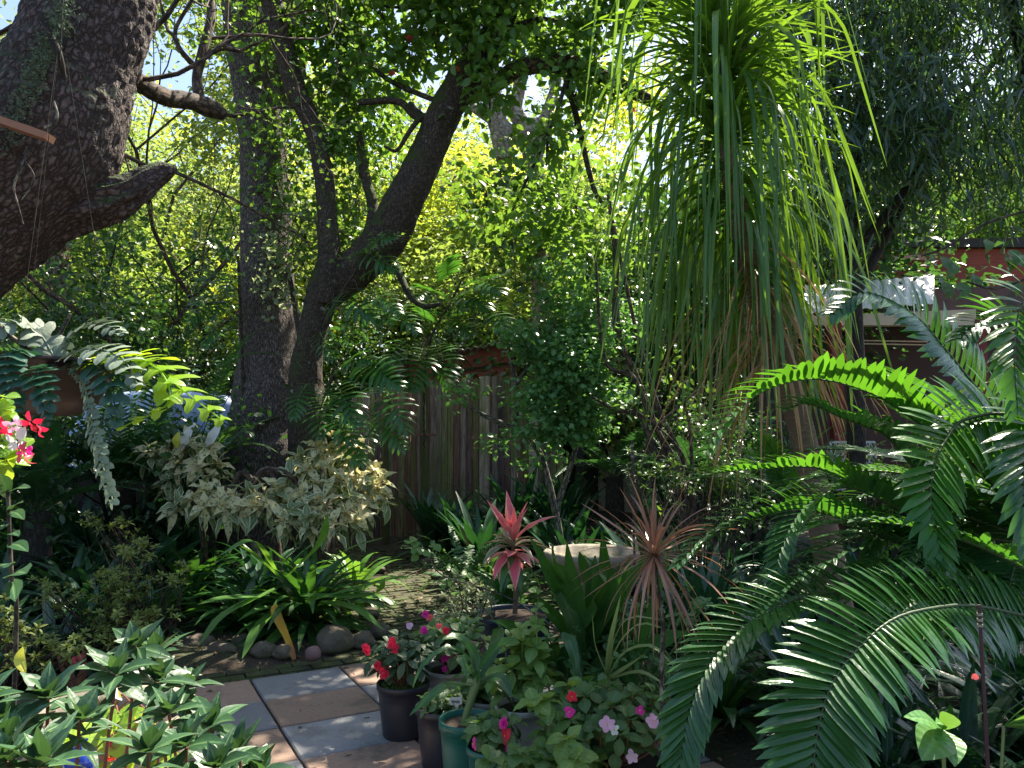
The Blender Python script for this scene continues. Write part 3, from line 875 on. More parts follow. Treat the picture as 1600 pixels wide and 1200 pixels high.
for (x0, x1, yy) in ((1345, 1385, 384), (1400, 1455, 400)):
    mb = MB(); wallq(mb, x0, x1, yy, yy - 2, yy + (13 if x0 < 1400 else 6), 12.14, .08); mb.build('ledge', plain('terracotta_ledge', (.62, .3, .2), .7), hs, smooth=False)
# bright sheet roof in front of the parapet, sloping to the viewer
mb = MB(); pts = []
for j_, (Y, dy) in enumerate(((10.4, 0), (9.4, 42))):
    for k in range(60):
        u = k / 59; px = 1255 + u * (1460 - 1255)
        p_ = at(px, 447 - u * 17 + dy, Y); pts.append((p_.x, p_.y, p_.z + .012 * math.sin(k * 1.4)))
pts += [(x, y, z - .015) for x, y, z in pts]
mb.add(pts, np.zeros((240, 3)), [(k, k + 1, 61 + k, 60 + k) for k in range(59)] + [(121 + k, 120 + k, 180 + k, 181 + k) for k in range(59)] + [(60 + k, 61 + k, 181 + k, 180 + k) for k in range(59)])
mb.build('sheet_roof', plain('white_sheet', (.85, .83, .85), .35, (.78, .76, .78), 3), hs)
mb = MB(); wallq(mb, 1456, 1700, 452, 440, 486, 9.9, .1); mb.build('side_panel', plain('pinkish_grey_panel', (.15, .085, .08), .7, (.09, .05, .05), 4, dirt=(.05, .05, .04), dirtth=.5), hs, smooth=False)
mb = MB(); wallq(mb, 1240, 1530, 495, 483, 508, 9.3, .12); mb.build('fascia', plain('cream_fascia', (.66, .52, .42), .6, (.55, .42, .35)), hs, smooth=False)
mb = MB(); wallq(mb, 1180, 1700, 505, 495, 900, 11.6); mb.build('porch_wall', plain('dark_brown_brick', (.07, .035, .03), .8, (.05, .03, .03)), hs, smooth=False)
for (x0, x1, y0, y1) in ((1340, 1450, 532, 534), (1345, 1445, 537, 539)):
    mb = MB(); bar(mb, at(x0, y0, 9.7), at(x1, y1, 9.7), .016, .016); mb.build('railing', plain('brass_rail', (.5, .36, .25), .4), hs, smooth=False)
for x in (1306, 1532):
    mb = MB(); p_ = at(x, 600, 9.35); box(mb, (p_.x, p_.y, 0), .13, .13, at(x, 500, 9.35).z); mb.build('post', plain('maroon_post', (.2, .02, .025), .6), hs, smooth=False)
mb = MB(); wallq(mb, 1180, 1250, 520, 505, 900, 10.2); mb.build('side_wall', M['darkwood'], hs, smooth=False)
mb = MB(); wallq(mb, 1480, 1560, 690, 690, 760, 10.9); mb.build('orange_rear_wall', plain('sandy_plaster', (.6, .4, .28), .8), hs, smooth=False)  # orange-toned piece of wall at the back right of the porch
mb = MB(); a, b_ = at(1230, 600, 8.6), at(1620, 600, 8.6)
box(mb, ((a.x + b_.x) / 2, 10.05, 0), b_.x - a.x, 2.9, .42); mb.build('deck', plain('pale_deck', (.45, .36, .32), .8, (.35, .28, .25), 5), hs, smooth=False)

# white lattice chairs on the porch
def lattice_chair(loc, rz, label):
    t = T('garden_chair', label, 'chair', (0, 0, 0), 'white lattice chairs on the porch')
    wm = M.setdefault('whitemetal', plain('white_painted_metal', (.75, .73, .76), .4))
    mb = MB(); W = .25; z0, z1 = .5, 1.06
    for x in (-W, W): bar(mb, (x, .22, z0 - .05), (x, .30, z1), .03, .02)
    for z in (z0, z1): bar(mb, (-W, .22 + (z - z0) * .14, z), (W, .22 + (z - z0) * .14, z), .025, .02)
    mb.build('back_frame', wm, t, smooth=False)
    mb = MB(); rows = 7
    for k in range(rows):
        za, zb_ = z0 + (z1 - z0) * k / rows, z0 + (z1 - z0) * (k + 1) / rows; ya, yb_ = .22 + (za - z0) * .14, .22 + (zb_ - z0) * .14
        bar(mb, (-W, yb_, zb_), (W, yb_, zb_), .012, .01)
        for q in range(9):
            x = -W + .03 + q * (2 * W - .06) / 9
            bar(mb, (x, ya, za), (x + .028, yb_, zb_), .01, .008); bar(mb, (x + .056, ya, za), (x + .028, yb_, zb_), .01, .008)
    mb.build('lattice', wm, t, smooth=False)
    mb = MB()
    for k in range(12): box(mb, (0, -.22 + k * .038, .43), .5, .022, .012)
    for y in (-.24, .22): box(mb, (0, y, .42), .52, .02, .03)
    mb.build('seat', wm, t, smooth=False)
    for x in (-.24, .24):
        for y in (-.22, .22):
            mb = MB(); bar(mb, (x, y, 0), (x, y, .44), .025, .025); mb.build('leg', wm, t, smooth=False)
        mb = MB(); tube(mb, catmull([(x, -.24, .44), (x * 1.08, -.26, .6), (x * 1.08, -.18, .68), (x * 1.04, .1, .68), (x, .25, .7)], 14), .012, 8); mb.build('armrest', wm, t)
    t.location = loc; t.rotation_euler = (0, 0, rz); return t
p_ = at(1345, 720, 8.85); lattice_chair((p_.x, 8.85, .42), R(-8), 'white lattice-backed metal chair on the porch, left of the two, beside the maroon post')
p_ = at(1500, 720, 9.3); lattice_chair((p_.x, 9.3, .42), R(10), 'white lattice-backed metal chair on the porch, right of the two, mostly hidden by cycad fronds')
# slatted bench below
bn = T('slatted_bench', 'dark slatted garden bench against the porch below the left white chair', 'bench', at(1355, 800, 8.1).xy.to_3d())
cx = at(1360, 800, 8.1).x
mb = MB()
for k in range(11): box(mb, (cx - .45 + k * .09, 8.1, .12), .05, .02, .85)
mb.build('backrest', M['darkwood'], bn, smooth=False)
mb = MB()
for k in range(5): box(mb, (cx, 7.68 + k * .085, .42), 1.05, .06, .025)
mb.build('seat', M['darkwood'], bn, smooth=False)
for x in (-.48, .48):
    for y in (7.7, 8.05):
        mb = MB(); box(mb, (cx + x, y, 0), .06, .06, .42); mb.build('leg', M['darkwood'], bn, smooth=False)

# ================================================================== HERO TRUNKS
def plates(scale, depth, zs=.45):
    def f(q, r):
        v = Vector((q.x * scale, q.y * scale, q.z * scale * zs))
        d = noise.voronoi(v + noise.noise_vector(v * .7) * .5)[0]
        return depth * (min(1, (d[1] - d[0]) * 2.2) - .6) + r * .10 * noise.noise(q * 2.2)
    return f
def px(pts, Y=None):
    out = []; rr = []
    for q in pts:
        y = q[2] if len(q) > 3 else Y
        out.append(at(q[0], q[1], y)); rr.append(q[-1] * y / F)
    return out, rr
def trunk(mb, pts, rr, step=.03, sides=48, disp=None, mi=0):
    L = sum((b - a).length for a, b in zip(pts[:-1], pts[1:]))
    n = max(8, int(L / step)); C = catmull(pts, n)
    tube(mb, C, interp(rr, n), sides, mi, disp)
    return C

# leaning old trunk, left
tl = T('leaning_tree', 'huge leaning old tree with thick plated mossy bark at the left edge', 'tree', (at(-420, 1000, 3.9).x, 3.9, 0))
pts, rr = px([(-560, 1180, 3.9, 150), (-400, 800, 3.9, 140), (-250, 520, 3.8, 130), (-90, 360, 3.7, 128), (55, 235, 3.7, 118), (125, 90, 3.7, 92), (165, -60, 3.7, 82), (190, -260, 3.7, 78)])
mb = MB(); trunk(mb, pts, rr, .014, 120, plates(20, .013, .6)); mb.build('trunk', M['bark_old'], tl)
mb = MB(); pts, rr = px([(90, 330, 3.78, 46), (160, 315, 3.8, 38), (205, 300, 3.82, 27), (235, 280, 3.85, 22), (258, 266, 3.88, 15), (276, 262, 3.9, 4)]); _pl = plates(16, .010, .15); trunk(mb, pts, rr, .009, 64, lambda q, r: _pl(q, r) + min(r, .08) * .45 * noise.noise(Vector((q.x * 22, q.y * 22, q.z * 3)))); mb.build('broken_branch', M['bark_old'], tl)
mb = MB()
pts, rr = px([(170, 60, 3.9, 26), (205, 118, 4.4, 15), (255, 150, 4.8, 14), (300, 158, 5.1, 14), (330, 170, 5.3, 15), (348, 178, 5.4, 10)]); trunk(mb, pts, rr, .02, 20, lambda q, r: r * .12 * noise.noise(q * 9))
pts, rr = px([(312, 160, 5.15, 9), (308, 120, 5.2, 8), (318, 75, 5.2, 8), (330, 20, 5.3, 7), (322, -50, 5.4, 6)]); trunk(mb, pts, rr, .03, 12)
pts, rr = px([(314, 90, 5.2, 6), (345, 75, 5.3, 5), (375, 80, 5.4, 3)]); trunk(mb, pts, rr, .03, 10)
pts, rr = px([(310, 110, 5.2, 5), (280, 75, 5.1, 4), (275, 45, 5.1, 3), (300, 0, 5.1, 3)]); trunk(mb, pts, rr, .03, 10)
mb.build('branch', M['bark_br'], tl)
mb = MB()
pts, rr = px([(15, 70, 3.3, 5), (62, 20, 3.3, 5), (90, 80, 3.3, 6), (100, 120, 3.35, 4)]); trunk(mb, pts[1:], rr[1:], .02, 10)
mb.build('branch', M['bark_dark'], tl)
mb = MB()
for q in ([(42, 230, 3.18, 1.6), (38, 250, 3.15, 1.6), (22, 290, 3.15, 1.6), (28, 320, 3.17, 1.5), (36, 350, 3.2, 1.3)], [(38, 250, 3.15, 1.4), (52, 272, 3.15, 1.4), (50, 290, 3.17, 1.2), (34, 312, 3.18, 1)], [(70, 200, 3.1, 2.6), (84, 193, 3.1, 2.6), (89, 178, 3.1, 3), (84, 158, 3.1, 1.6)]):
    pts, rr = px(q); trunk(mb, pts, rr, .01, 8)
mb.build('aerial_root', M['bark_grey'], tl)
mb = MB()  # hanging lichen and moss on its shaded side
P = []
for k in range(2200):
    s_ = rng.random(); x = 10 + 95 * s_ + rng.normal(0, 9); y = 215 - 215 * s_ + rng.normal(0, 16)
    P.append(at(x, y, 3.34 + rng.normal(0, .03)))
P = np.array([list(q) for q in P]); N = len(P)
rhombs(mb, P, rng.normal(0, 1, (N, 3)), rng.normal(0, 1, (N, 3)), rng.uniform(.008, .03, N), rng.uniform(.002, .006, N), rng.random(N))
mb.build('lichen', leafmat('grey_lichen', (.10, .15, .09), (.17, .22, .14), (.1, .15, .08), .15, .9), tl)
# plank fixed to it
mb = MB(); a, b_ = at(-60, 168, 3.2), at(78, 216, 3.2); bar(mb, a, b_, .03, .068)
tag(mb.build('wooden_board', plain('orange_brown_board', (.36, .17, .10), .7, (.24, .11, .07), 6, .4, 50, stretch=(1, 5, 5)), None, origin=b_, smooth=False), 'sawn orange-brown board fixed across the leaning mossy trunk', 'board')

# big straight trunk
tb = T('forked_tree', 'big straight ridged grey trunk left of centre with leafy creeper, flaring to a dark base', 'tree', at(425, 940, 8.5).xy.to_3d())
pts, rr = px([(425, 960, 92), (424, 860, 84), (423, 740, 74), (422, 660, 62), (420, 560, 46), (418, 440, 40), (416, 320, 38), (410, 200, 37), (395, 90, 40), (385, 0, 40), (378, -140, 38), (372, -420, 32), (360, -700, 22)], 8.5)
mb = MB(); trunk(mb, pts, rr, .03, 96, plates(24, .012, .22)); mb.build('trunk', M['bark_big'], tb)
mb = MB(); pts, rr = px([(425, 180, 8.6, 28), (450, 110, 8.7, 27), (458, 30, 8.8, 26), (465, -120, 8.9, 24), (490, -300, 9, 18)]); trunk(mb, pts, rr, .04, 40, plates(16, .02, .22)); mb.build('second_stem', M['bark_big'], tb)

# mossy branching tree right beside it
tm = T('mossy_branching_tree', 'dark mossy tree beside the big grey trunk, forking into thin left and thick right limbs', 'tree', at(492, 900, 7.9).xy.to_3d())
mb = MB()
pts, rr = px([(492, 940, 36), (488, 800, 31), (480, 680, 30), (478, 590, 26), (486, 530, 22), (505, 460, 26), (520, 420, 27)], 7.9); trunk(mb, pts, rr, .022, 56, plates(14, .012, .35))
mb.build('trunk', M['bark_moss'], tm)
mb = MB(); pts, rr = px([(508, 475, 16), (516, 430, 21), (512, 350, 16), (505, 270, 15), (488, 195, 15), (462, 140, 17), (440, 60, 18), (425, 0, 18), (408, -90, 16), (400, -200, 14)], 7.8); trunk(mb, pts, rr, .022, 48, plates(14, .010, .35)); mb.build('left_stem', M['bark_moss'], tm)
mb = MB(); pts, rr = px([(500, 470, 7.9, 24), (545, 430, 7.9, 30), (600, 372, 7.8, 34), (640, 300, 7.7, 30), (672, 230, 7.7, 27), (700, 165, 7.7, 27), (728, 120, 7.7, 28), (765, 70, 7.8, 24), (790, 0, 7.9, 22), (800, -120, 8, 19), (830, -260, 8, 15)]); trunk(mb, pts, rr, .022, 60, plates(14, .012, .35)); mb.build('right_limb', M['bark_moss'], tm)
mb = MB(); pts, rr = px([(735, 140, 7.75, 24), (775, 130, 7.8, 14), (815, 105, 7.9, 14), (880, 100, 8, 16), (960, 130, 8.2, 12), (1040, 170, 8.4, 8)]); trunk(mb, pts, rr, .03, 30, plates(14, .008, .35)); mb.build('side_limb', M['bark_br'], tm)
mb = MB()
for q in ([(675, 185, 7.7, 10), (650, 182, 7.6, 6), (620, 158, 7.6, 6), (560, 160, 7.6, 5)], [(668, 190, 7.7, 6), (650, 172, 7.6, 5), (640, 160, 7.6, 3)], [(655, 185, 7.6, 5), (640, 205, 7.5, 4), (620, 235, 7.5, 3), (600, 228, 7.5, 2)],
          [(575, 400, 7.7, 18), (583, 330, 7.8, 9), (570, 270, 7.9, 8), (560, 200, 8, 6)], [(618, 415, 7.7, 6), (640, 460, 7.5, 5), (662, 478, 7.4, 5), (690, 475, 7.3, 3)], [(480, 560, 7.8, 10), (462, 480, 8, 5), (450, 420, 8, 3)]):
    pts, rr = px(q); trunk(mb, pts, rr, .03, 12, lambda q, r: r * .15 * noise.noise(q * 9))
mb.build('branch', M['bark_moss'], tm)

# pale mottled tree
tp = T('pale_barked_tree', 'tree with pale pinkish mottled bark and sawn limb stubs, standing behind the mossy limb', 'tree', at(845, 800, 13).xy.to_3d())
mb = MB()
pts, rr = px([(850, 800, 18), (848, 600, 16), (845, 450, 14), (838, 340, 13), (835, 260, 15), (828, 215, 22), (826, 195, 20)], 13); trunk(mb, pts, rr, .05, 32, lambda q, r: r * .15 * noise.noise(q * 3))
for q in ([(826, 205, 19), (850, 190, 12), (858, 165, 9), (872, 120, 7), (880, 40, 6)], [(822, 205, 16), (806, 170, 11), (812, 130, 10), (810, 60, 9), (830, -60, 7)], [(822, 215, 13), (800, 212, 14), (782, 195, 13)],
          [(790, 250, 16), (782, 210, 16), (770, 160, 16), (765, 100, 15), (770, 20, 14), (790, -100, 12)], [(775, 190, 10), (750, 175, 8), (735, 165, 6)]):
    pts, rr = px(q, 13); trunk(mb, pts, rr, .05, 24, lambda q, r: r * .15 * noise.noise(q * 3))
mb.build('trunk', M['bark_pale'], tp)

tk = T('pine_tree', 'pinkish scaly distant trunk under the leaning limb at the far left', 'tree', at(90, 740, 12).xy.to_3d())
mb = MB(); pts, rr = px([(92, 760, 22), (90, 520, 19), (90, 420, 17), (88, 300, 16), (95, 100, 14), (90, -80, 12)], 12); trunk(mb, pts, rr, .05, 40, plates(12, .02, .5)); mb.build('trunk', M['bark_pink'], tk)

# ================================================================== TREES AND SHRUBS
def grow(mb, p, d, L, r, depth, maxd, tips, rd, up=.25, spread=.7, kids=3, sides=8, wig=.18, mi=0, minr=.004):
    n = 7; pts = [p.copy()]; dd = d.normalized()
    for k in range(n - 1):
        dd = (dd + Vector((rd.gauss(0, wig), rd.gauss(0, wig), rd.gauss(0, wig) + up * .12))).normalized()
        pts.append(pts[-1] + dd * L / (n - 1))
    r1 = max(minr, r * (.55 if depth < maxd else .25))
    tube(mb, pts, interp([r, r1], n), max(4, sides - depth * 2), mi, cap=False)
    if depth >= maxd:
        tips += [(pts[k], dd) for k in range(2, n)]
        return
    if depth == maxd - 1: tips += [(pts[k], dd) for k in range(4, n)]
    for k in range(kids):
        i = min(n - 1, int(n * (.35 + .65 * (k + rd.random()) / kids)))
        ax = Vector((rd.gauss(0, 1), rd.gauss(0, 1), rd.gauss(0, 1)))
        nd = (dd + ax.normalized() * spread).normalized()
        grow(mb, pts[i], nd, L * rd.uniform(.55, .8), r1 * rd.uniform(.6, .9), depth + 1, maxd, tips, rd, up, spread, kids, sides, wig, mi, minr)
    grow(mb, pts[-1], dd, L * rd.uniform(.6, .8), r1 * .9, depth + 1, maxd, tips, rd, up, spread, kids, sides, wig, mi, minr)


def leafcloud(mb, tips, n, size, sig, ratio=.32, droop=.3, mi=0, good=False, thr=None, prof=OV4):
    tp_ = np.array([list(t[0]) for t in tips]); k = rng.integers(0, len(tp_), n)
    off = rng.normal(0, sig, (n, 3)); off[:, 2] *= .7
    P = tp_[k] + off
    D = nrm(rng.normal(0, 1, (n, 3)) * [1, 1, .5] + off / max(sig, 1e-3) * .35 + [0, 0, -droop])
    U = nrm(rng.normal(0, .55, (n, 3)) + [0, 0, 1])
    L = size * rng.uniform(.6, 1.25, n)
    tv = rng.random(len(tp_)); var = np.clip(tv[k] * .6 + rng.random(n) * .4, 0, 1)
    if good:
        B = -U - D * np.sum(-U * D, 1, keepdims=True)
        ribbons(mb, P, D, B, rng.uniform(.2, .9, n), L, L * ratio, prof, .22, rng.normal(0, .3, n), var, 1.3, mi)
    else:
        rhombs(mb, P, D, U, L, L * ratio, var, mi)


def tree(name, label, base, H, r, bark, leaf, n, size, seed, cat='tree', group=None, lean=(0, 0), fork=.4, depth=3, sig=.25, kids=3,
         spread=.7, good=False, ratio=.32, droop=.3, up=.25, L0=.45, crown='crown', kind=None, split=None):
    rd = random.Random(seed); base = Vector(base)
    t = T(name, label, cat, base, group)
    wd = MB(); tips = []
    top = base + Vector((lean[0], lean[1], H * fork))
    C = catmull([base, base.lerp(top, .5) + Vector((rd.gauss(0, .03) * H, rd.gauss(0, .03) * H, 0)), top], 12)
    tube(wd, C, interp([r * 1.25, r, r * .85], 12), 14, disp=lambda q, r_: r_ * .12 * noise.noise(q * 4))
    d = (C[-1] - C[-2]).normalized()
    for k in range(kids + 1):
        az = (k + rd.random() * .6) / (kids + 1) * 6.28
        nd = (d * .9 + Vector((math.cos(az), math.sin(az), 0)) * spread).normalized()
        grow(wd, C[-1 - (k % 3)], nd, H * L0 * rd.uniform(.8, 1.1), r * .6, 1, depth, tips, rd, up, spread, kids, 9)
    wd.build('trunk', bark, t)
    cr = MB(); leafcloud(cr, tips, n, size, sig, ratio, droop, good=good); cr.build(crown, leaf, t)
    return t


# ---- far woods as individual trees
def gpt(px_, Y, z=None):
    p_ = at(px_, 688, Y); return Vector((p_.x, Y, gh(p_.x, Y) if abs(p_.x) < 14 and Y < 16 else (Y - 11) * .02))
far = [  # px, Y, H, r, leaf, n, size, sig, label
    (-60, 17, 8.5, .16, 'grey', 9000, .15, .34, 'hazy grey-green tree at the far left edge, seen behind the leaning trunk'),
    (60, 24, 9.5, .2, 'mid', 9000, .19, .5, 'middle-green tree filling the gap behind the pinkish pine trunk'),
    (175, 20, 9.0, .17, 'lime', 5500, .13, .40, 'sparse sunlit lime tree with bare branches between the leaning trunk and the grey trunk'),
    (270, 26, 11, .22, 'lime', 6500, .17, .5, 'tall thin-crowned lime tree against the sky, left of the big grey trunk'),
    (300, 15, 6.0, .12, 'mid', 9000, .11, .30, 'middle-green bushy tree just left of the big grey trunk'),
    (220, 32, 9, .25, 'grey', 9000, .22, .55, 'distant grey-green tree low between the leaning trunk and grey trunk'),
    (470, 24, 9.5, .2, 'lime', 9000, .17, .45, 'lime tree seen between the big grey trunk and the mossy left stem'),
    (560, 18, 7.5, .15, 'mid', 8000, .13, .35, 'green tree behind the fork of the mossy tree'),
    (635, 21, 10, .2, 'yellowg', 14000, .15, .40, 'bright golden-green sunlit tree framed by the mossy right limb'),
    (720, 24, 12, .22, 'yellowg', 15000, .17, .48, 'tall golden-yellow tree glowing between the mossy limb and the pale tree'),
    (700, 17, 5.2, .13, 'grey', 9000, .10, .30, 'low grey-green tree above the red-brown shed roof'),
    (800, 29, 11, .22, 'lime', 10000, .20, .55, 'lime tree high behind the pale mottled trunk'),
    (890, 20, 8.5, .16, 'lime', 8000, .14, .38, 'lime-green tree right of the pale mottled trunk'),
    (960, 17, 7.0, .14, 'mid', 9000, .12, .35, 'green tree behind the left edge of the drooping strap-leaved tree'),
    (1060, 23, 9.5, .18, 'mid', 9000, .17, .45, 'tall green tree behind the drooping strap-leaved crown'),
    (1180, 18, 8.0, .16, 'mid', 9000, .14, .40, 'green tree behind the right side of the strap-leaved crown'),
    (1340, 19, 7.0, .16, 'yellowg', 9000, .14, .40, 'sunny yellow-green tree showing over the brick parapet'),
    (1480, 24, 9.5, .2, 'mid', 9000, .18, .50, 'green tree behind the brick house'),
    (1620, 18, 8.5, .2, 'lime', 9000, .15, .45, 'lime tree at the far right edge above the house roof'),
]
for k, (x, Y, H, r, lf, n, sz, sg, lb) in enumerate(far):
    tree('background_tree', lb, gpt(x, Y), H * 1.32, r, M['bark_twig'] if lf != 'yellowg' else M['bark_br'], M['mid_far' if lf == 'mid' else lf], int(n * 2.0), sz, 100 + k, group='background trees', sig=sg * 1.15, fork=.22, depth=3, kids=3, spread=.85, L0=.34)
for k, (x, Y, H, n, lb) in enumerate(((235, 11.5, 9.5, 1500, 'thin-leaved tree with lacy bare branches against the sky, between leaning and grey trunks'),
                                     (330, 13, 11, 1800, 'tall sparse tree with arching bare branches just behind the big grey trunk'), (170, 15.5, 14, 2600, 'tallest lime-leaved tree closing the sky gap beside the leaning trunk'), (120, 13, 10, 1600, 'sparse branchy tree behind the leaning trunk, upper left'))):
    tree('background_tree', lb, gpt(x, Y), H, .075, M['bark_br'], M['lime'] if k != 1 else M['mid_far'], n * 7, .10, 150 + k, group='background trees', sig=.16, fork=.3, depth=4, kids=2, spread=1.0, L0=.34)
# lowest distance: hedge-like woods that nobody could count
mb = MB(); n = 26000; x = rng.uniform(-45, 45, n); y = rng.uniform(34, 46, n)
hgt = 5 + 3.5 * np.array([noise.noise(Vector((q * .12, 5, 0))) for q in x])
P = np.stack([x, y, hgt * rng.random(n) ** .7], 1)
rhombs(mb, P, rng.normal(0, 1, (n, 3)), rng.normal(0, .6, (n, 3)) + [0, -.3, 1], rng.uniform(.35, .8, n), rng.uniform(.12, .25, n), rng.random(n))
tag(mb.build('far_wood', M['grey']), kind='stuff')

# ---- shrubs behind and around the fence
shr = [
    (205, 11.6, 3.9, .05, 'dark', 5200, .10, .20, 'dark glossy shrub left of the big grey trunk, under the bare branches', 1),
    (320, 11.8, 4.2, .05, 'dark', 5200, .11, .22, 'tall dark shrub close against the left side of the big grey trunk', 2),
    (110, 11.0, 3.0, .04, 'mid', 3600, .08, .20, 'green shrub below the leaning trunk, beside the pinkish pine', 3),
    (190, 7.9, 2.7, .04, 'dark', 3000, .09, .18, 'dark glossy shrub right of the hanging bowl, in front of the pale blue cover', 17),
    (285, 12.4, 5.6, .06, 'dark', 5200, .12, .24, 'dark tree with airy clumps just left of the big grey trunk, before the lime trees', 18),
    (165, 12.2, 4.6, .06, 'dark', 4200, .12, .24, 'dark airy tree below the broken stub of the leaning trunk', 19),
    (740, 13.8, 4.6, .05, 'dark', 2600, .14, .24, 'dark-leaved tree above the red-brown shed, before the golden tree', 20),
    (20, 9, 2.6, .04, 'mid', 3600, .09, .20, 'green shrub behind the hanging bowl at the far left', 4),
    (585, 17.0, 4.4, .05, 'mid', 4200, .12, .24, 'green shrub behind the left end of the board fence', 5),
    (655, 17.5, 4.4, .05, 'dark', 4200, .13, .28, 'dark shrub over the left end of the iron shed roof', 6),
    (755, 17, 6.2, .07, 'mid', 6500, .13, .28, 'broad-leaved green tree rising over the shed, before the pale mottled trunk', 7),
    (880, 16.5, 5.6, .06, 'mid', 5200, .12, .26, 'green tree behind the pinkish tiled roof', 8),
    (960, 13.2, 3.6, .05, 'dark', 4200, .10, .24, 'dark shrub behind the timber shelter beam', 9),
    (1075, 9.4, 2.4, .04, 'dark', 3600, .08, .20, 'dark shrub under the drooping strap leaves, right of the bare stems', 10),
    (1170, 8.2, 1.9, .03, 'dark', 3000, .07, .18, 'low dark shrub left of the ringed palm trunk', 11),
    (1380, 7.6, 1.75, .02, 'mid', 1200, .07, .16, 'light green twiggy shrub in front of the dark porch', 12),
    (1560, 7.2, 2.9, .04, 'mid', 3000, .14, .24, 'broad-leaved shrub at the right edge beside the brick parapet', 13),
    (-90, 6.5, 2.4, .04, 'dark', 3000, .09, .20, 'dark shrub at the left edge behind the leaning trunk', 14),
]
for (x, Y, H, r, lf, n, sz, sg, lb, sd_) in shr:
    tree('shrub', lb, gpt(x, Y), H, r, M['bark_dark'], M[lf], n, sz, 300 + sd_, cat='shrub', sig=sg, fork=.18, depth=3, kids=3, spread=.8, good=True, ratio=.26, L0=.38)

# ---- crown of the mossy tree: leafy sprays along its limbs and added ones overhead for shade
def spray_pts(lst):
    tips = []
    for (x, y, Y, s_, k) in lst:
        c = at(x, y, Y)
        for q in range(k): tips.append((c + Vector((rnd.gauss(0, s_), rnd.gauss(0, s_), rnd.gauss(0, s_ * .8))), Vector((0, 0, 1))))
    return tips
mb = MB(); tw_ = MB()
cl = [(520, 20, 8.0, .32, 12), (600, 30, 7.6, .34, 14), (680, 30, 7.4, .30, 12), (760, 20, 7.6, .34, 14), (840, 30, 7.8, .32, 12), (560, 80, 7.9, .28, 9), (640, 85, 7.9, .20, 4), (730, 70, 7.4, .18, 6), (560, -40, 7.8, .4, 14),
      (900, 60, 8.0, .28, 9), (960, 120, 8.0, .26, 8), (900, 150, 8.0, .2, 5), (540, 150, 8.2, .26, 9), (570, 230, 8.3, .28, 4), (555, 310, 8.4, .24, 3), (700, -40, 7.6, .4, 14), (840, -60, 7.9, .4, 14), (960, 10, 8.1, .34, 11), (530, 200, 8.3, .2, 6), (855, 210, 7.4, .16, 4),
      (765, 140, 7.3, .10, 3), (900, 300, 8.4, .28, 7), (860, 340, 8.3, .26, 7), (800, 360, 8.4, .26, 6), (760, 300, 8.3, .15, 3), (920, 400, 8.3, .26, 6), (500, 60, 8.2, .18, 5), (470, 60, 8.3, .16, 4)]
cl += [(900, -160, 8.2, .45, 9), (760, -200, 8.0, .45, 9), (1040, -260, 8.6, .5, 8), (620, -160, 7.8, .45, 9), (1040, -50, 7.8, .35, 9), (1130, -150, 8.2, .35, 7), (985, 20, 7.7, .25, 5), (960, -60, 7.5, .3, 6)]  # extra sprays, mostly above the view, added to cast shade on the patio
tips = spray_pts(cl)
for (x, y, Y, s_, k) in cl:
    c = at(x, y, Y); tw_ = MB()
    for q in range(5):
        e = tips[rnd.randrange(len(tips))][0] if False else c + Vector((rnd.gauss(0, s_), rnd.gauss(0, s_), rnd.gauss(0, s_)))
        tube(tw_, catmull([c + Vector((0, .2, -.25)), c, e], 8), [.008, .003], 5)
    tw_.build('twig', M['bark_twig'], tm)
for q in ([(700, 165, 7.7, 5), (600, 120, 7.8, 4), (560, 60, 7.9, 3)], [(760, 60, 7.8, 7), (850, 30, 7.9, 4), (930, 60, 8, 2)], [(880, 100, 8, 6), (905, 200, 8.2, 5), (930, 300, 8.3, 4), (960, 330, 8.4, 2)], [(765, 70, 7.8, 6), (690, 20, 7.6, 4), (600, 10, 7.6, 2)], [(890, 110, 8, 4), (860, 200, 7.6, 3), (800, 330, 8.2, 2)]):
    pts, rr = px(q); tw_ = MB(); trunk(tw_, pts, rr, .05, 8); tw_.build('twig', M['bark_twig'], tm)
leafcloud(mb, tips, 13500, .115, .14, .30, .45, good=True)
mb.build('crown', M['vine'], tm)
mb = MB()
for (x, y) in ((613, 116), (712, 108), (987, 172), (640, 60)):
    whorl(mb, at(x, y, 7.3), 9, .05, .02, 60, -10, prof=OVATE)
mb.build('blossom', M['coral'], tm)
# foliage on the pale tree and bare twigs on the leaning tree
mb = MB(); tips = spray_pts([(840, 300, 12.6, .3, 7), (880, 250, 12.6, .35, 6), (800, 290, 12.4, .3, 7), (830, 380, 12.6, .4, 9), (760, 330, 12.6, .4, 8), (900, 330, 12.6, .4, 8), (860, 30, 13, .6, 12), (780, 20, 13, .5, 10)])
leafcloud(mb, tips, 2600, .15, .2, .34, .3, good=True); mb.build('crown', M['mid'], tp)
rd = random.Random(5); wd = MB(); tips = []
for (x, y, Y, dx, dz, L, r) in ((322, -20, 5.4, -.6, 1, .9, .022), (200, 60, 4.6, 1, .8, .9, .02), (375, 80, 5.4, 1, .5, .6, .012), (275, 60, 5.1, -.7, .7, .7, .014), (330, 60, 5.3, .7, .8, .7, .014), (348, 178, 5.4, 1, -.3, .5, .015), (185, 120, 4.4, .8, -.1, 1.0, .018),
                          (190, 240, 5.5, 1, -.1, 1.1, .018), (10, -10, 4.2, -.5, .5, .8, .02), (20, 40, 4.6, -.6, -.3, .8, .014)):
    wd = MB(); grow(wd, at(x, y, Y), Vector((dx, .35, dz)), L, r, 1, 4, tips, rd, .1, .8, 2, 7, .26, minr=.0025); wd.build('twig', M['bark_br'], tl)
mb = MB(); leafcloud(mb, tips, 2000, .04, .05, .38, .2); mb.build('crown', M['mid'], tl)

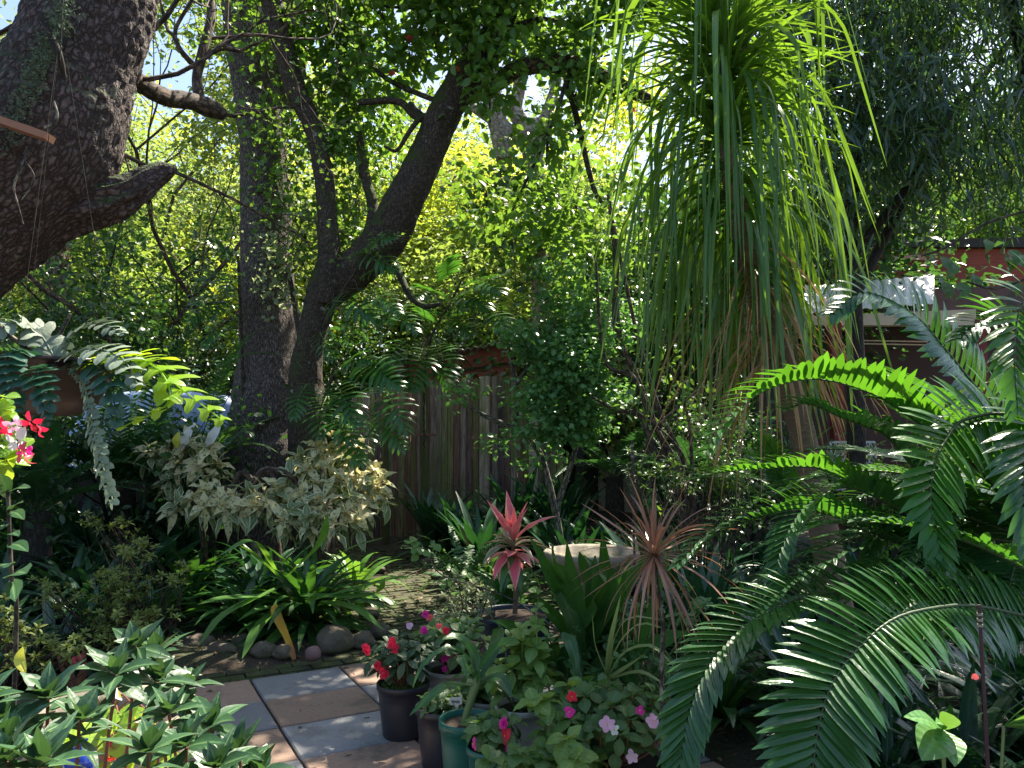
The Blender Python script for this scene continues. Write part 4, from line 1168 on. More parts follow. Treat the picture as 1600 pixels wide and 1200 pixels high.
# creeper on the big trunk and the mossy stems
def creeper(label, path, n, size, parentless=True, mat='vine', wid=.12, Y=None, group='creepers on the trunks'):
    pts, rr = px(path, Y)
    C = catmull(pts, 60)
    t = T('climbing_vine', label, 'creeper', (pts[0].x, pts[0].y, pts[0].z), group)
    st = MB(); tips = []
    for s_ in range(3):
        jit = [c + Vector((.06 * math.sin(k * .35 + s_ * 2), -.02 * s_, 0)) for k, c in enumerate(C)]
        tube(st, jit, .006, 6)
    for k, c in enumerate(C):
        w = rr[min(len(rr) - 1, int(k / 60 * len(rr)))]
        tips += [(c + Vector((rnd.gauss(0, w), rnd.uniform(-.12, .02), rnd.gauss(0, .08))), None) for q in range(4)]
    st.build('stem', M['bark_twig'], t)
    f = MB(); leafcloud(f, tips, n, size, wid, .36, .5, good=True); f.build('foliage', M[mat], t)
creeper('leafy green creeper hanging over the upper part of the big grey trunk', [(440, 330, 8.1, 14), (420, 230, 8.1, 24), (415, 130, 8.1, 28), (410, 30, 8.1, 30), (400, -80, 8.1, 30)], 560, .085)
creeper('bluish small-leaved creeper clinging to the big grey trunk at mid height', [(440, 470, 8.02, 10), (440, 400, 8.02, 20), (445, 340, 8.05, 24)], 480, .06, mat='grey')
creeper('dense creeper filling the gap between the grey trunk and the mossy left stem', [(470, 420, 8.0, 16), (462, 330, 8.2, 26), (455, 230, 8.3, 30), (475, 120, 8.2, 20)], 650, .07, mat='mid')
creeper('thick green creeper climbing right of the mossy left stem', [(548, 420, 8.1, 18), (555, 300, 8.1, 26), (550, 190, 8.0, 30), (535, 90, 7.9, 30), (500, 0, 7.9, 26)], 1350, .085)

# ---- dense dark drooping tree, upper right
dt = T('dark_weeping_tree', 'large dark tree with drooping narrow leaves filling the upper right, backlit against the sun', 'tree', at(1330, 900, 7.6).xy.to_3d())
wd = MB(); tips = []; rd = random.Random(3)
for q in ([(1335, 1000, 7.4, 16), (1338, 700, 7.4, 14), (1335, 500, 7.4, 13), (1328, 380, 7.4, 12), (1340, 200, 7.4, 10), (1370, 20, 7.4, 8)], [(1330, 400, 7.4, 9), (1380, 340, 7.2, 7), (1440, 260, 7.1, 6), (1500, 150, 7, 4)], [(1336, 460, 7.4, 9), (1420, 300, 7.7, 7), (1480, 200, 7.8, 6), (1580, 60, 7.8, 4)],
          [(1700, 900, 7, 14), (1640, 300, 7, 12), (1600, 100, 7, 10), (1560, -80, 7, 8)], [(1345, 200, 7.4, 7), (1280, 90, 7.3, 5), (1220, 0, 7.3, 3)]):
    pts, rr = px(q); trunk(wd, pts, rr, .05, 12)
cent = []
for k in range(430):
    x = rd.uniform(1165, 1680); y = rd.uniform(-190, 395)
    if x < 1230 and y > 200 and rd.random() < .7: continue
    if 1490 < x < 1585 and 5 < y < 150 and rd.random() < .8: continue
    if 1310 < x < 1400 and 260 < y: continue
    if x > 1290 and y > 318: continue
    cent.append(at(x, y, rd.uniform(6.5, 8.6)))
for c in cent:
    e = c + Vector((rd.gauss(0, .12), rd.gauss(0, .12), -.25))
    tube(wd, catmull([c + Vector((rd.gauss(0, .3), rd.gauss(0, .2), .35)), c + Vector((rd.gauss(0, .1), 0, .15)), e], 6), [.008, .003], 4, cap=False)
wd.build('trunk', M['bark_dark'], dt)
mb = MB(); n = 27000; cp = np.array([list(c) for c in cent]); k = rng.integers(0, len(cp), n)
P = cp[k] + rng.normal(0, .22, (n, 3))
D = nrm(rng.normal(0, .55, (n, 3)) + [0, 0, -.9]); Bv = nrm(rng.normal(0, 1, (n, 3)) + [0, 0, -.4])
ribbons(mb, P, D, Bv, rng.uniform(.1, .5, n), rng.uniform(.12, .24, n), rng.uniform(.009, .015, n), [.2, 1, .7, .03], .15, rng.normal(0, .3, n), mi=0)
mb.build('crown', M['bamboo'], dt)
tree('background_tree', 'green tree glinting through the gaps of the weeping tree, over the brick house', gpt(1420, 18), 9.5, .16, M['bark_dark'], M['mid'], 13000, .15, 177, group='background trees', sig=.42, fork=.25, depth=3, kids=3, spread=.85, L0=.32)
tree('background_tree', 'light green tree at the upper right edge beyond the brick house', gpt(1620, 17.5), 9.5, .16, M['bark_dark'], M['lime'], 11000, .16, 178, group='background trees', sig=.42, fork=.25, depth=3, kids=3, spread=.85, L0=.32)
tree('background_tree', 'dark tree behind the left side of the weeping tree', gpt(1235, 13.5), 7.5, .16, M['bark_dark'], M['dark'], 20000, .15, 179, group='background trees', sig=.40, fork=.25, depth=3, kids=3, spread=.85, L0=.32)
# a few big leaves hanging at its lower right
bl_ = T('climbing_vine', 'broad heart-leaved vine hanging before the brick parapet at the right edge', 'creeper', at(1480, 380, 6.2), None)
mb = MB(); st = MB()
pts, rr = px([(1600, 330, 6.2, 2), (1540, 350, 6.2, 2), (1480, 385, 6.2, 2), (1440, 400, 6.2, 1.5)]); trunk(st, pts, rr, .04, 6)
pts, rr = px([(1640, 420, 6.0, 2), (1560, 450, 6.0, 2), (1510, 440, 6.0, 1.5)]); trunk(st, pts, rr, .04, 6)
for k in range(14):
    x, y = (rnd.uniform(1475, 1610), rnd.uniform(375, 450))
    p_ = at(x, y, 6.1 + rnd.uniform(-.2, .2)); L = rnd.uniform(.09, .17)
    blade(mb, [p_, p_ + Vector((rnd.uniform(-.04, .04), -.05, -L * .5)), p_ + Vector((rnd.uniform(-.08, .08), -.04, -L))], L * .36, HEART, up=(0, -1, .3), var=rnd.random())
st.build('stem', M['bark_twig'], bl_); mb.build('foliage', M['mid'], bl_)

# ================================================================== STRAP-LEAVED TREE (centre right)
pt = T('drooping_dracaena', 'tall slender tree with long drooping strap leaves, green curtain with dry brown lower leaves', 'tree', at(1318, 1060, 4.7).xy.to_3d())
pts, rr = px([(1325, 1090, 4.7, 28), (1300, 900, 4.7, 23), (1285, 820, 4.7, 22), (1262, 710, 4.7, 19), (1240, 630, 4.65, 20), (1212, 540, 4.6, 19), (1180, 430, 4.55, 20), (1152, 330, 4.5, 17), (1138, 240, 4.5, 13), (1130, 150, 4.5, 12), (1122, 60, 4.5, 11), (1115, -60, 4.5, 10), (1112, -190, 4.5, 9)])
mb = MB(); SC = trunk(mb, pts, rr, .012, 28, lambda q, r: .0022 * math.sin(q.z * 260) + r * .05 * noise.noise(q * 6)); mb.build('trunk', M['bark_pony'], pt)
def sat(t_): return SC[max(0, min(len(SC) - 1, int(t_ * (len(SC) - 1))))]
mb = MB()
prof = [.9, 1, 1, 1, .98, .95, .9, .85, .8, .74, .68, .6, .52, .42, .32, .18, .03]
for (n, t0, t1, pw_, L0, L1, e0, e1) in ((95, .54, .80, .36, 1.0, 1.75, 5, 50), (105, .58, .82, .52, 1.2, 1.9, 5, 50), (50, .86, 1.0, .55, 1.2, 1.8, 10, 45), (60, .49, .60, .34, .8, 1.35, 0, 20)):
    tt = rng.uniform(t0, t1, n); base = np.array([list(sat(q)) for q in tt]); az = rng.random(n) * 6.28
    el = np.radians(np.clip(rng.uniform(e0, e1, n) + rng.normal(0, 14, n), -15, 85)); D, Bv = azel(az, el)
    ribbons(mb, base, D, Bv, el + np.radians(rng.uniform(72, 92, n)), rng.uniform(L0, L1, n), rng.uniform(.007, .022, n), prof, .3, rng.normal(0, 2.0, n), pw=.85, sat_=pw_)
mb.build('foliage', M['pony'], pt)
mb = MB()  # crown tuft with stiff rays at the top
for (t_, n2) in ((.68, 40), (.73, 60), (.78, 70), (.82, 90), (.85, 70)):
    pb = sat(t_); az = np.arange(n2) * 2.4; el = np.radians(rng.uniform(-5, 75, n2)); D, Bv = azel(az, el)
    ribbons(mb, np.array([list(pb)] * n2) + D * .02, D, Bv, np.radians(rng.uniform(15, 60, n2)), rng.uniform(.4, .9, n2), rng.uniform(.013, .021, n2), prof, .2, rng.normal(0, .2, n2), pw=1.6)
mb.build('foliage', M['pony'], pt)
mb = MB(); n = 85; base = np.array([list(sat(q)) for q in rng.uniform(.40, .54, n)])
az = rng.random(n) * 6.28; el = np.radians(rng.uniform(-30, 20, n)); D, Bv = azel(az, el)
ribbons(mb, base, D, Bv, el + np.radians(rng.uniform(70, 88, n)), rng.uniform(.7, 1.35, n), rng.uniform(.005, .010, n), prof, .5, rng.normal(0, 1.2, n), pw=.5)
mb.build('dry_leaves', M['ponydry'], pt)

# multi-stemmed shrub in the middle with feathery round leaves
ms = T('small_leaved_tree', 'small-leaved bushy tree leaning over the board fence, pale bent stem rising from the clivia', 'tree', at(868, 800, 7.6).xy.to_3d())
mb = MB(); tips = []
for q in ([(885, 900, 7.6, 6), (868, 800, 7.6, 5.5), (848, 720, 7.6, 5), (830, 690, 7.6, 5), (806, 672, 7.6, 5), (770, 655, 7.5, 4), (740, 640, 7.5, 3), (722, 620, 7.5, 2)], [(806, 672, 7.6, 4.5), (808, 620, 7.6, 4), (800, 570, 7.6, 3.5), (790, 520, 7.6, 3)], [(868, 800, 7.6, 5), (900, 700, 7.7, 4), (930, 600, 7.8, 4), (900, 520, 7.8, 3)], [(930, 600, 7.8, 3), (880, 560, 7.8, 3), (840, 520, 7.7, 2)], [(808, 600, 7.6, 3), (840, 550, 7.6, 2), (870, 500, 7.6, 2)]):
    pts, rr = px(q); trunk(mb, pts, rr, .04, 10, lambda q, r: r * .1 * noise.noise(q * 9))
mb.build('trunk', M['bark_grey'], ms)
tips = spray_pts([(870, 560, 7.4, .20, 18), (920, 540, 7.4, .20, 18), (850, 620, 7.3, .18, 14), (900, 610, 7.3, .2, 18), (940, 590, 7.4, .16, 10), (830, 530, 7.5, .16, 10), (880, 490, 7.6, .2, 14), (950, 510, 7.6, .18, 10), (860, 680, 7.4, .16, 8), (900, 660, 7.4, .14, 8), (735, 612, 7.4, .07, 2), (930, 470, 7.8, .2, 8)])
mb = MB(); leafcloud(mb, tips, 8000, .062, .085, .40, .2, good=True); mb.build('crown', M['small'], ms)

vs = T('bare_stemmed_shrub', 'spreading shrub of bare grey-brown stems under the drooping strap leaves', 'shrub', at(1065, 800, 7.0).xy.to_3d())
mb = MB(); tips = []
for q in ([(1075, 860, 7, 7), (1050, 740, 7, 5), (1020, 700, 7, 5), (1000, 650, 7, 5), (960, 640, 7, 3), (925, 620, 7, 2)], [(1080, 860, 7, 6), (1062, 740, 7, 4), (1020, 660, 7, 4), (990, 590, 7, 4), (945, 560, 7, 3), (930, 400, 7, 2)], [(1090, 860, 7, 6), (1075, 740, 7, 4), (1030, 640, 7, 4), (1000, 540, 7, 3), (975, 430, 7, 3), (955, 330, 7, 2)],
          [(1060, 760, 7, 3), (1000, 600, 7.1, 4), (965, 520, 7.1, 7), (962, 400, 7.1, 5), (950, 300, 7.1, 3)], [(1085, 820, 7, 4), (1080, 700, 7, 3), (1072, 640, 7, 2), (1040, 560, 7, 2)], [(1085, 780, 7, 3), (1060, 700, 6.9, 2), (980, 630, 6.9, 1.5)], [(1060, 740, 7, 2.5), (1010, 690, 6.9, 2), (1100, 600, 7, 1.5)]):
    pts, rr = px(q); C = trunk(mb, pts, rr, .05, 9, lambda q, r: r * .12 * noise.noise(q * 9)); tips += [(C[-1], None), (C[-4], None)]
mb.build('stem', M['bark_br'], vs)
mb = MB(); leafcloud(mb, tips, 260, .08, .12, .3, .3, good=True); mb.build('foliage', M['mid'], vs)

# ================================================================== BED PLANTS
def clump(name, label, cat, n, L, W, mat, seed, el0=80, el1=25, ang=(35, 85), prof=STRAP, fold=.25, group=None, pw=1.3, extra=None, r0=.03):
    global rng
    keep = rng; rng = np.random.default_rng(seed); rnd.seed(seed)
    t = T(name, label, cat, (0, 0, 0), group)
    f = MB()
    whorl(f, (0, 0, 0), n, L, W, el0, el1, ang, prof, r0=r0, fold=fold, pw=pw, twist=.25, inner=.75)
    m = [M[mat]]
    if extra: extra(f); m.append(M['dead'])
    f.build('foliage', m, t)
    rng = keep; return t
protos = {}
def putclump(kind, loc, rz, sc, label, group):
    k = protos.setdefault(kind, {})
    v = rnd.randrange(4)
    if v not in k:
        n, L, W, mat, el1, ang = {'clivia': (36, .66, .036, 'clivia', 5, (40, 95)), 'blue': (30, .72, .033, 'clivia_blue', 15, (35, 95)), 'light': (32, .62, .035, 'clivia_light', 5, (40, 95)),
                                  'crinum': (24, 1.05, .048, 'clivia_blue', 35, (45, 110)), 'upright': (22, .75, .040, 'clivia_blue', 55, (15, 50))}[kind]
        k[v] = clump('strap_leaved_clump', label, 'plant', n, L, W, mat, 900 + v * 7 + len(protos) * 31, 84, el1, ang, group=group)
        o = k[v]; o.location = loc; o.rotation_euler = (0, 0, rz); o.scale = (sc, sc, sc); return o
    return copyt(k[v], loc, rz, sc, label, group)
def region(kind, label, group, quads, step, sc=(.85, 1.15), jit=.35, kinds=None):
    """scatter clumps in a ground region given by (x0,x1,y0,y1)"""
    x0, x1, y0, y1 = quads; n = 0
    y = y0
    while y <= y1:
        x = x0
        while x <= x1:
            X = x + rnd.uniform(-jit, jit) * step; Yv = y + rnd.uniform(-jit, jit) * step
            if not in_patio(X, Yv, .25) and path_d(X, Yv) > .72 and not (TRK(X, Yv)):
                kd = rnd.choice(kinds) if kinds else kind
                putclump(kd, (X, Yv, gh(X, Yv)), rnd.random() * 6.28, rnd.uniform(*sc), label, group); n += 1
            x += step
        y += step
    return n
def TRK(x, y):
    return (x + 2.55) ** 2 + (y - 8.4) ** 2 < .45 or (x - 2.0) ** 2 + (y - 4.7) ** 2 < .06
st_ = rnd.getstate(); rnd.seed(77)
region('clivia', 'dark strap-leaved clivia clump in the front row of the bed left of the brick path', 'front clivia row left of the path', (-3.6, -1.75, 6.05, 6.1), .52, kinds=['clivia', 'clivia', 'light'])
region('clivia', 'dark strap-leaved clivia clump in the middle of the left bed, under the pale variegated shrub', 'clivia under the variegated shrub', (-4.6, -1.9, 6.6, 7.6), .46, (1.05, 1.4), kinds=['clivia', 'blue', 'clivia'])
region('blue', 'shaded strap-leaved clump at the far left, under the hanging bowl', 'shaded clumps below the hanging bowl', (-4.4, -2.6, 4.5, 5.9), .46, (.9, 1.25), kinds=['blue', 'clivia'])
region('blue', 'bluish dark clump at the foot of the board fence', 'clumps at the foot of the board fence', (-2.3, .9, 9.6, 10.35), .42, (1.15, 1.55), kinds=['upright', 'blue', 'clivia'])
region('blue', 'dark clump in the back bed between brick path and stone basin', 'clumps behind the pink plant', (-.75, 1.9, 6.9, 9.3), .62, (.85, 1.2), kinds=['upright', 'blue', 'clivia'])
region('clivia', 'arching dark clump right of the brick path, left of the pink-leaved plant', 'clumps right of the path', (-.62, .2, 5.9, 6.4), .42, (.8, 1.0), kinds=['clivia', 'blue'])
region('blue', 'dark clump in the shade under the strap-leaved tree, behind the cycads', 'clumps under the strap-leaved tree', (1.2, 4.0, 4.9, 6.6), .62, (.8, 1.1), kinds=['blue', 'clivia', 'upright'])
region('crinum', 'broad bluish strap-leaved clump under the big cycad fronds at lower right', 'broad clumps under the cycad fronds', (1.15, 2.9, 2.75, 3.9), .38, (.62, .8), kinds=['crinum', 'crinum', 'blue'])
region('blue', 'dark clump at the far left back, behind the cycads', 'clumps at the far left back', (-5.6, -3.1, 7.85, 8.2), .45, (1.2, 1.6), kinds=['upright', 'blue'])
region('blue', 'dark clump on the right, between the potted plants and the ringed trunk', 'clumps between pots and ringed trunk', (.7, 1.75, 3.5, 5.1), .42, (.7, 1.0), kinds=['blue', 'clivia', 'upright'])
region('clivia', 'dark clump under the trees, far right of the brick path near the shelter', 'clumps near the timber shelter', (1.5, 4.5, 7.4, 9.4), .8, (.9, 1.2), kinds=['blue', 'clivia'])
rnd.setstate(st_)

# hero clivia in front, with yellow dead leaf and leaves painted a paler green as sunlit
def hero_clivia(label, loc, n, seed, L=.66, sc=1, mats='clivia'):
    t = clump('clivia', label, 'plant', n, L, .038, mats, seed, 84, -8, (40, 105), r0=.05)
    t.location = loc; return t
a = gr(468, 1000, .02)
hc = hero_clivia('large lush clivia overhanging the stone edging, with one yellow dead leaf reaching the brick border', (a.x, a.y + .25, .08), 88, 42, .76)
mb = MB(); o_ = hc.location
blade(mb, [at(428, 945, 5.62), at(434, 965, 5.5), at(448, 995, 5.42), at(460, 1030, 5.36)], .036, [.5, .8, 1, .9, .75, .65, .6, .6, .4], up=(0, -1, .4), wav=.3, var=.3)
mb.build('dead_leaf', M['dead'], hc)
mb = MB()
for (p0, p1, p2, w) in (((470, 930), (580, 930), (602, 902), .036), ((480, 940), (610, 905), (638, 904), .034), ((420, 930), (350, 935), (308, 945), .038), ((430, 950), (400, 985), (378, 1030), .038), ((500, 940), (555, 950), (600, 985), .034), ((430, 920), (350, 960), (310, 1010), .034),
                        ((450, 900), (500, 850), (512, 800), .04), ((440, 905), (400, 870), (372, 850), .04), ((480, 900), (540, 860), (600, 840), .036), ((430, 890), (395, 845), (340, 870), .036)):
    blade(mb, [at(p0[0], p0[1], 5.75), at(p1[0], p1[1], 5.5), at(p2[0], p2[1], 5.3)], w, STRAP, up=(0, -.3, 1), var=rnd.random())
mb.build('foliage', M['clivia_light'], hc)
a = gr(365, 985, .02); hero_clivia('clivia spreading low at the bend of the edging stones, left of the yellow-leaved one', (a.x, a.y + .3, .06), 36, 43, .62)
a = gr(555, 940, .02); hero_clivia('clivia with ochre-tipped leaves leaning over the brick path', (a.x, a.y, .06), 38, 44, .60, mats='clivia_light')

# edging stones
ek = [(305, 1003, .15), (340, 1012, .13), (375, 1000, .13), (408, 1015, .14), (440, 1016, .12), (520, 1005, .24), (565, 1000, .16), (590, 985, .14), (12, 1075, .16), (22, 1105, .15), (5, 1140, .14), (80, 1040, .15), (150, 1035, .14), (225, 1025, .15), (575, 955, .13), (560, 925, .12),
      (690, 960, .13), (705, 915, .15), (720, 905, .14), (690, 930, .10), (682, 895, .14), (668, 872, .12), (655, 855, .12), (735, 925, .16), (590, 885, .10), (595, 868, .09), (760, 945, .14), (712, 968, .10), (645, 842, .1), (630, 850, .1)]
for k, (x, y, r) in enumerate(ek):
    r *= .66; q = gr(x, y + 8, .03); mb = MB(); s = rnd.uniform(.85, 1.3)
    rock_mesh(mb, (q.x, q.y + r * .5, .02 + r * .28), r * s, r * .85, r * .62, seed=k + 1)
    tag(mb.build('edging_stone', M['stone'], None, origin=(q.x, q.y + r * .5, 0)), 'rounded mossy edging stone lining the bed beside the patio and brick path', 'stone', 'edging stones along the beds')
mb = MB(); q = gr(489, 1032, .04); rock_mesh(mb, (q.x, q.y, .085), .055, .05, .05, 3, rough=.1)
tag(mb.build('round_stone', plain('pinkish_pebble', (.22, .13, .12), .7), None, origin=(q.x, q.y, .03)), 'small round pinkish stone beside the foot of the yellow leaf', 'stone')

# pale variegated shrubs under the big trunk
def variegated(label, base, tipsl, Ystem, stems, n=10, L=.20, W=.034, extra=None):
    t = T('variegated_shrub', label, 'shrub', base)
    st = MB()
    for s_ in stems:
        pts, rr = px(s_); trunk(st, pts, rr, .04, 9, lambda q, r: r * .12 * noise.noise(q * 12))
    f = MB(); f2 = MB()
    for (x, y, Y) in tipsl:
        fa, fb = (f, f2) if rnd.random() < .7 else (f2, f)
        p_ = at(x, y, Y)
        tube(st, catmull([p_ + Vector((rnd.uniform(-.1, .1), .12, -.22)), p_], 5), [.006, .004], 5)
        whorl(fa, p_, n, L * rnd.uniform(.8, 1.1), W, 70, -35, (20, 75), LANCE, up=(rnd.uniform(-.8, .8), rnd.uniform(-.9, -.1), 1), fold=.25, wav=.3, lv=.6, twist=.9)
        whorl(fb, p_ + Vector((0, .03, -.06)), n - 3, L, W, 20, -50, (20, 75), LANCE, up=(rnd.uniform(-.4, .4), rnd.uniform(-.4, 0), 1), fold=.25, wav=.25, lv=.35, twist=.6)
    st.build('stem', M['bark_br'], t); f.build('foliage', M['croton'], t); f2.build('green_foliage', M['croton_green'], t)
    return t
v1 = variegated('pale cream variegated shrub with two tall white leaves, left of the dark trunk base', at(310, 930, 7.0).xy.to_3d(),
                [(265, 700, 7), (295, 690, 7), (325, 700, 6.9), (280, 725, 6.9), (310, 730, 6.8), (340, 725, 7), (265, 750, 6.9), (255, 715, 7.1), (330, 745, 6.9), (235, 705, 7)], 7,
                [[(320, 940, 7, 5), (318, 840, 7, 5), (305, 780, 7, 4), (295, 710, 7, 3)]])
mb = MB()
for (p0, p1, p2) in (((282, 705), (293, 680), (306, 660)), ((318, 700), (335, 678), (346, 656))):
    blade(mb, [at(*p0, 6.9), at(*p1, 6.85), at(*p2, 6.85)], .055, LANCE, up=(0, -1, .6), var=.9, wav=.1)
mb.build('tall_leaf', M['white'], v1)
mb = MB(); blade(mb, [at(275, 700, 6.8), at(276, 688, 6.75), at(280, 674, 6.75)], .04, OVATE, up=(0, -1, .2)); mb.build('young_leaf', M['croton_yellow'], v1)
v2 = variegated('wide pale yellow variegated shrub with bent bare stems, right of the dark trunk base', at(440, 940, 6.8).xy.to_3d(),
                [(470, 715, 6.9), (495, 700, 6.9), (520, 705, 7), (480, 735, 6.8), (510, 730, 6.8), (545, 720, 7), (455, 745, 6.8), (490, 755, 6.7), (530, 750, 6.8), (560, 745, 6.9), (575, 760, 6.9), (440, 765, 6.7), (470, 775, 6.6), (505, 780, 6.6), (545, 775, 6.7), (415, 775, 6.6), (390, 770, 6.7),
                 (365, 775, 6.7), (340, 780, 6.6), (300, 780, 6.6), (320, 770, 6.7), (275, 785, 6.6), (420, 790, 6.5), (455, 800, 6.5), (500, 805, 6.5), (540, 800, 6.6), (570, 790, 6.8), (535, 690, 7.1), (560, 700, 7.2), (590, 760, 7), (600, 775, 6.9), (400, 790, 6.5), (380, 790, 6.5), (350, 790, 6.5), (430, 775, 6.6), (480, 810, 6.4), (520, 820, 6.4), (440, 815, 6.4), (560, 815, 6.6), (585, 735, 7.1), (320, 790, 6.5)], 6.8,
                [[(440, 940, 6.8, 7), (432, 850, 6.8, 7), (430, 800, 6.8, 6), (405, 775, 6.8, 5), (385, 770, 6.8, 4)], [(378, 790, 6.8, 5), (395, 755, 6.8, 5), (412, 735, 6.8, 5), (428, 735, 6.8, 5), (450, 742, 6.8, 5), (470, 760, 6.8, 4)], [(425, 736, 6.8, 4), (430, 755, 6.8, 4), (440, 765, 6.8, 4)],
                 [(345, 762, 6.9, 4), (362, 762, 6.9, 4), (370, 745, 6.9, 4), (380, 738, 6.9, 4), (394, 750, 6.9, 4)]])

# dark feather-leaved cycads on the left, in front of the blue cover
def cycad(name, label, base, z0, fr, mat, group=None, Lm=.17, W=.012, n=40, stemr=.12, rmat='rachis', cat='cycad', trunk_=True, droop=.5, keel=22, prof=(.5, .9, 1, .85, .5, .05)):
    t = T(name, label, cat, base, group)
    if trunk_:
        mb = MB(); b = Vector(base); tube(mb, [b, b + Vector((0, 0, (z0 - b.z) * .5)), Vector((b.x, b.y, z0))], [stemr * 1.1, stemr, stemr * .8], 20, disp=lambda q, r: .02 * noise.noise(q * 18)); mb.build('trunk', M['bark_dark'], t)
    for f in fr:
        mb = MB()
        kw = dict(Lmax=Lm, W=W, n=n, droop=droop, keel=keel, prof=prof); mt = mat
        if isinstance(f, dict):
            kw.update({k: v for k, v in f.items() if k not in ('p', 'mat')}); mt = f.get('mat', mat); pp = f['p']
        else: pp = f
        nn = kw.pop('n'); frond(mb, pp, nn, **kw)
        mb.build('frond', [M[mt], M[rmat]], t)
    return t
def arch(c, az, el, L, bend, n=7):
    d = Vector((math.cos(az) * math.cos(el), math.sin(az) * math.cos(el), math.sin(el))); p_ = Vector(c); out = [p_.copy()]
    e = el
    for k in range(n):
        e -= bend / n * (0.5 + k / n)
        d = Vector((math.cos(az) * math.cos(e), math.sin(az) * math.cos(e), math.sin(e))); p_ = p_ + d * L / n; out.append(p_.copy())
    return out
def ring(c, n, L, seed, el=(25, 75), bend=(40, 100), az0=0, az1=360):
    r_ = random.Random(seed)
    return [arch(c, R(az0 + (az1 - az0) * (k + r_.random() * .7) / n), R(r_.uniform(*el)), L * r_.uniform(.8, 1.1), R(r_.uniform(*bend))) for k in range(n)]
c1 = at(195, 765, 7.6)
fr = ring(c1, 15, 1.25, 4)
fr += [[c1, at(225, 680, 7.4), at(255, 590, 7.2), at(290, 530, 7.1), at(335, 468, 7.0)], [c1, at(190, 700, 7.2), at(178, 640, 7), at(166, 650, 6.8), at(163, 740, 6.7)], [c1, at(140, 700, 7.3), at(80, 690, 7), at(20, 720, 6.8)], [c1, at(230, 690, 7.3), at(258, 640, 7.1), at(262, 600, 7)]]
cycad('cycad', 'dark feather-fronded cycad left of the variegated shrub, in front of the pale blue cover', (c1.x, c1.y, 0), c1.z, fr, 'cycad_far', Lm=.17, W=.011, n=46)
c2 = at(330, 720, 7.7); fr = ring(c2, 9, .9, 9) + [[c2, at(330, 640, 7.5), at(350, 575, 7.3), at(400, 552, 7.3), at(455, 560, 7.3), at(472, 575, 7.3)], [c2, at(345, 600, 7.5), at(385, 530, 7.4), at(425, 512, 7.4)]]
cycad('cycad', 'smaller fern-like cycad close to the big trunk with one light frond across the bark', (c2.x, c2.y, 0), c2.z, fr, 'fine', Lm=.10, W=.010, n=44, stemr=.07)
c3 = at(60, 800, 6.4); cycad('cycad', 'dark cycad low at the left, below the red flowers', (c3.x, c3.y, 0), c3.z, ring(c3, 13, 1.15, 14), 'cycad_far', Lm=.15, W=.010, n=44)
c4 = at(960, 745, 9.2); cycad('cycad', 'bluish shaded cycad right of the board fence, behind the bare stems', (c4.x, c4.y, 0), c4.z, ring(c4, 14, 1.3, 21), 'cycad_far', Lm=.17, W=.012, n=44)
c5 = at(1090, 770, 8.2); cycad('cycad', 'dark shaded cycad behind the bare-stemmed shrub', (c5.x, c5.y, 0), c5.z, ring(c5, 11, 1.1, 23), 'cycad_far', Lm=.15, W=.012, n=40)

# split-leaved climbers
def splitleaf(mb, p0, tip, size, up=(0, -.5, 1), sm=None, droop=.7):
    p0 = Vector(p0); tip = Vector(tip); m = p0.lerp(tip, .5) + Vector(up).normalized() * (tip - p0).length * .12
    frond(mb, [p0, m, tip], 11, size * .9, size * .105, lenp=(.55, .95, 1, .9, .7, .4), fwd=(-12, 60), keel=10, droop=droop, prof=(1, 1, .95, .8, .5, .08), start=.02, rr=(.005, .002), rmi=1, uph=up, fold=.08, jit=4)
def splitvine(label, leaves, Y, stem, cat='climber', group='split-leaved climbers', mat='monstera'):
    s0 = at(stem[0][0], stem[0][1], Y + .15)
    t = T('split_leaf_climber', label, cat, s0, group)
    st = MB(); C = catmull([at(x, y, Y + .15) for x, y in stem], 24); tube(st, C, [.02, .014], 8)
    for (x, y, dx, dy, s_) in leaves:
        a_ = at(x, y, Y + rnd.uniform(-.15, .15)); b_ = at(x + dx, y + dy, Y - .35 + rnd.uniform(-.1, .1))
        near = min(C, key=lambda q: (q - a_).length)
        tube(st, catmull([near, near.lerp(a_, .6) + Vector((0, 0, .08)), a_], 8), [.006, .004], 6)
        mb = MB(); splitleaf(mb, a_, b_, s_ * Y / F, up=(rnd.uniform(-.3, .3), -.8, .7)); mb.build('leaf', [M[mat], M['stalk']], t)
    st.build('stem', M['bark_twig'], t)
splitvine('split-leaved climber with big glossy leaves around the fork of the mossy tree', [(555, 395, 60, 25, 42), (575, 385, 40, -15, 34), (520, 470, 60, 25, 44), (560, 455, 60, 30, 40), (540, 500, 70, 0, 40), (500, 520, 20, 40, 30), (600, 480, 50, 35, 36), (570, 430, 50, -10, 34)], 7.3, [(495, 560), (510, 500), (545, 440), (580, 390)])
splitvine('split-leaved climber low on the mossy tree, leaves fanning before the fence end', [(530, 575, 45, -12, 46), (560, 570, 60, 30, 48), (525, 600, 30, 60, 44), (510, 620, -10, 60, 40), (585, 600, 50, 70, 48), (500, 650, 50, 40, 44), (540, 650, 20, 70, 50), (580, 650, 50, 50, 36), (480, 600, -20, 50, 34)], 7.1, [(490, 800), (492, 720), (500, 650), (520, 580)])
splitvine('bright split-leaved climber hanging at the top of the mossy green post', [(660, 545, -15, 60, 46), (680, 540, 20, 60, 44), (695, 500, 40, 20, 36), (640, 530, -35, 40, 36), (700, 490, 30, -10, 34), (665, 500, -10, -35, 30), (720, 460, 40, 20, 44), (680, 455, -25, 10, 38), (740, 440, 40, 15, 44), (760, 480, 30, 35, 36), (700, 430, 0, -25, 34)], 9.6, [(663, 700), (663, 600), (672, 530), (700, 480), (720, 440)])
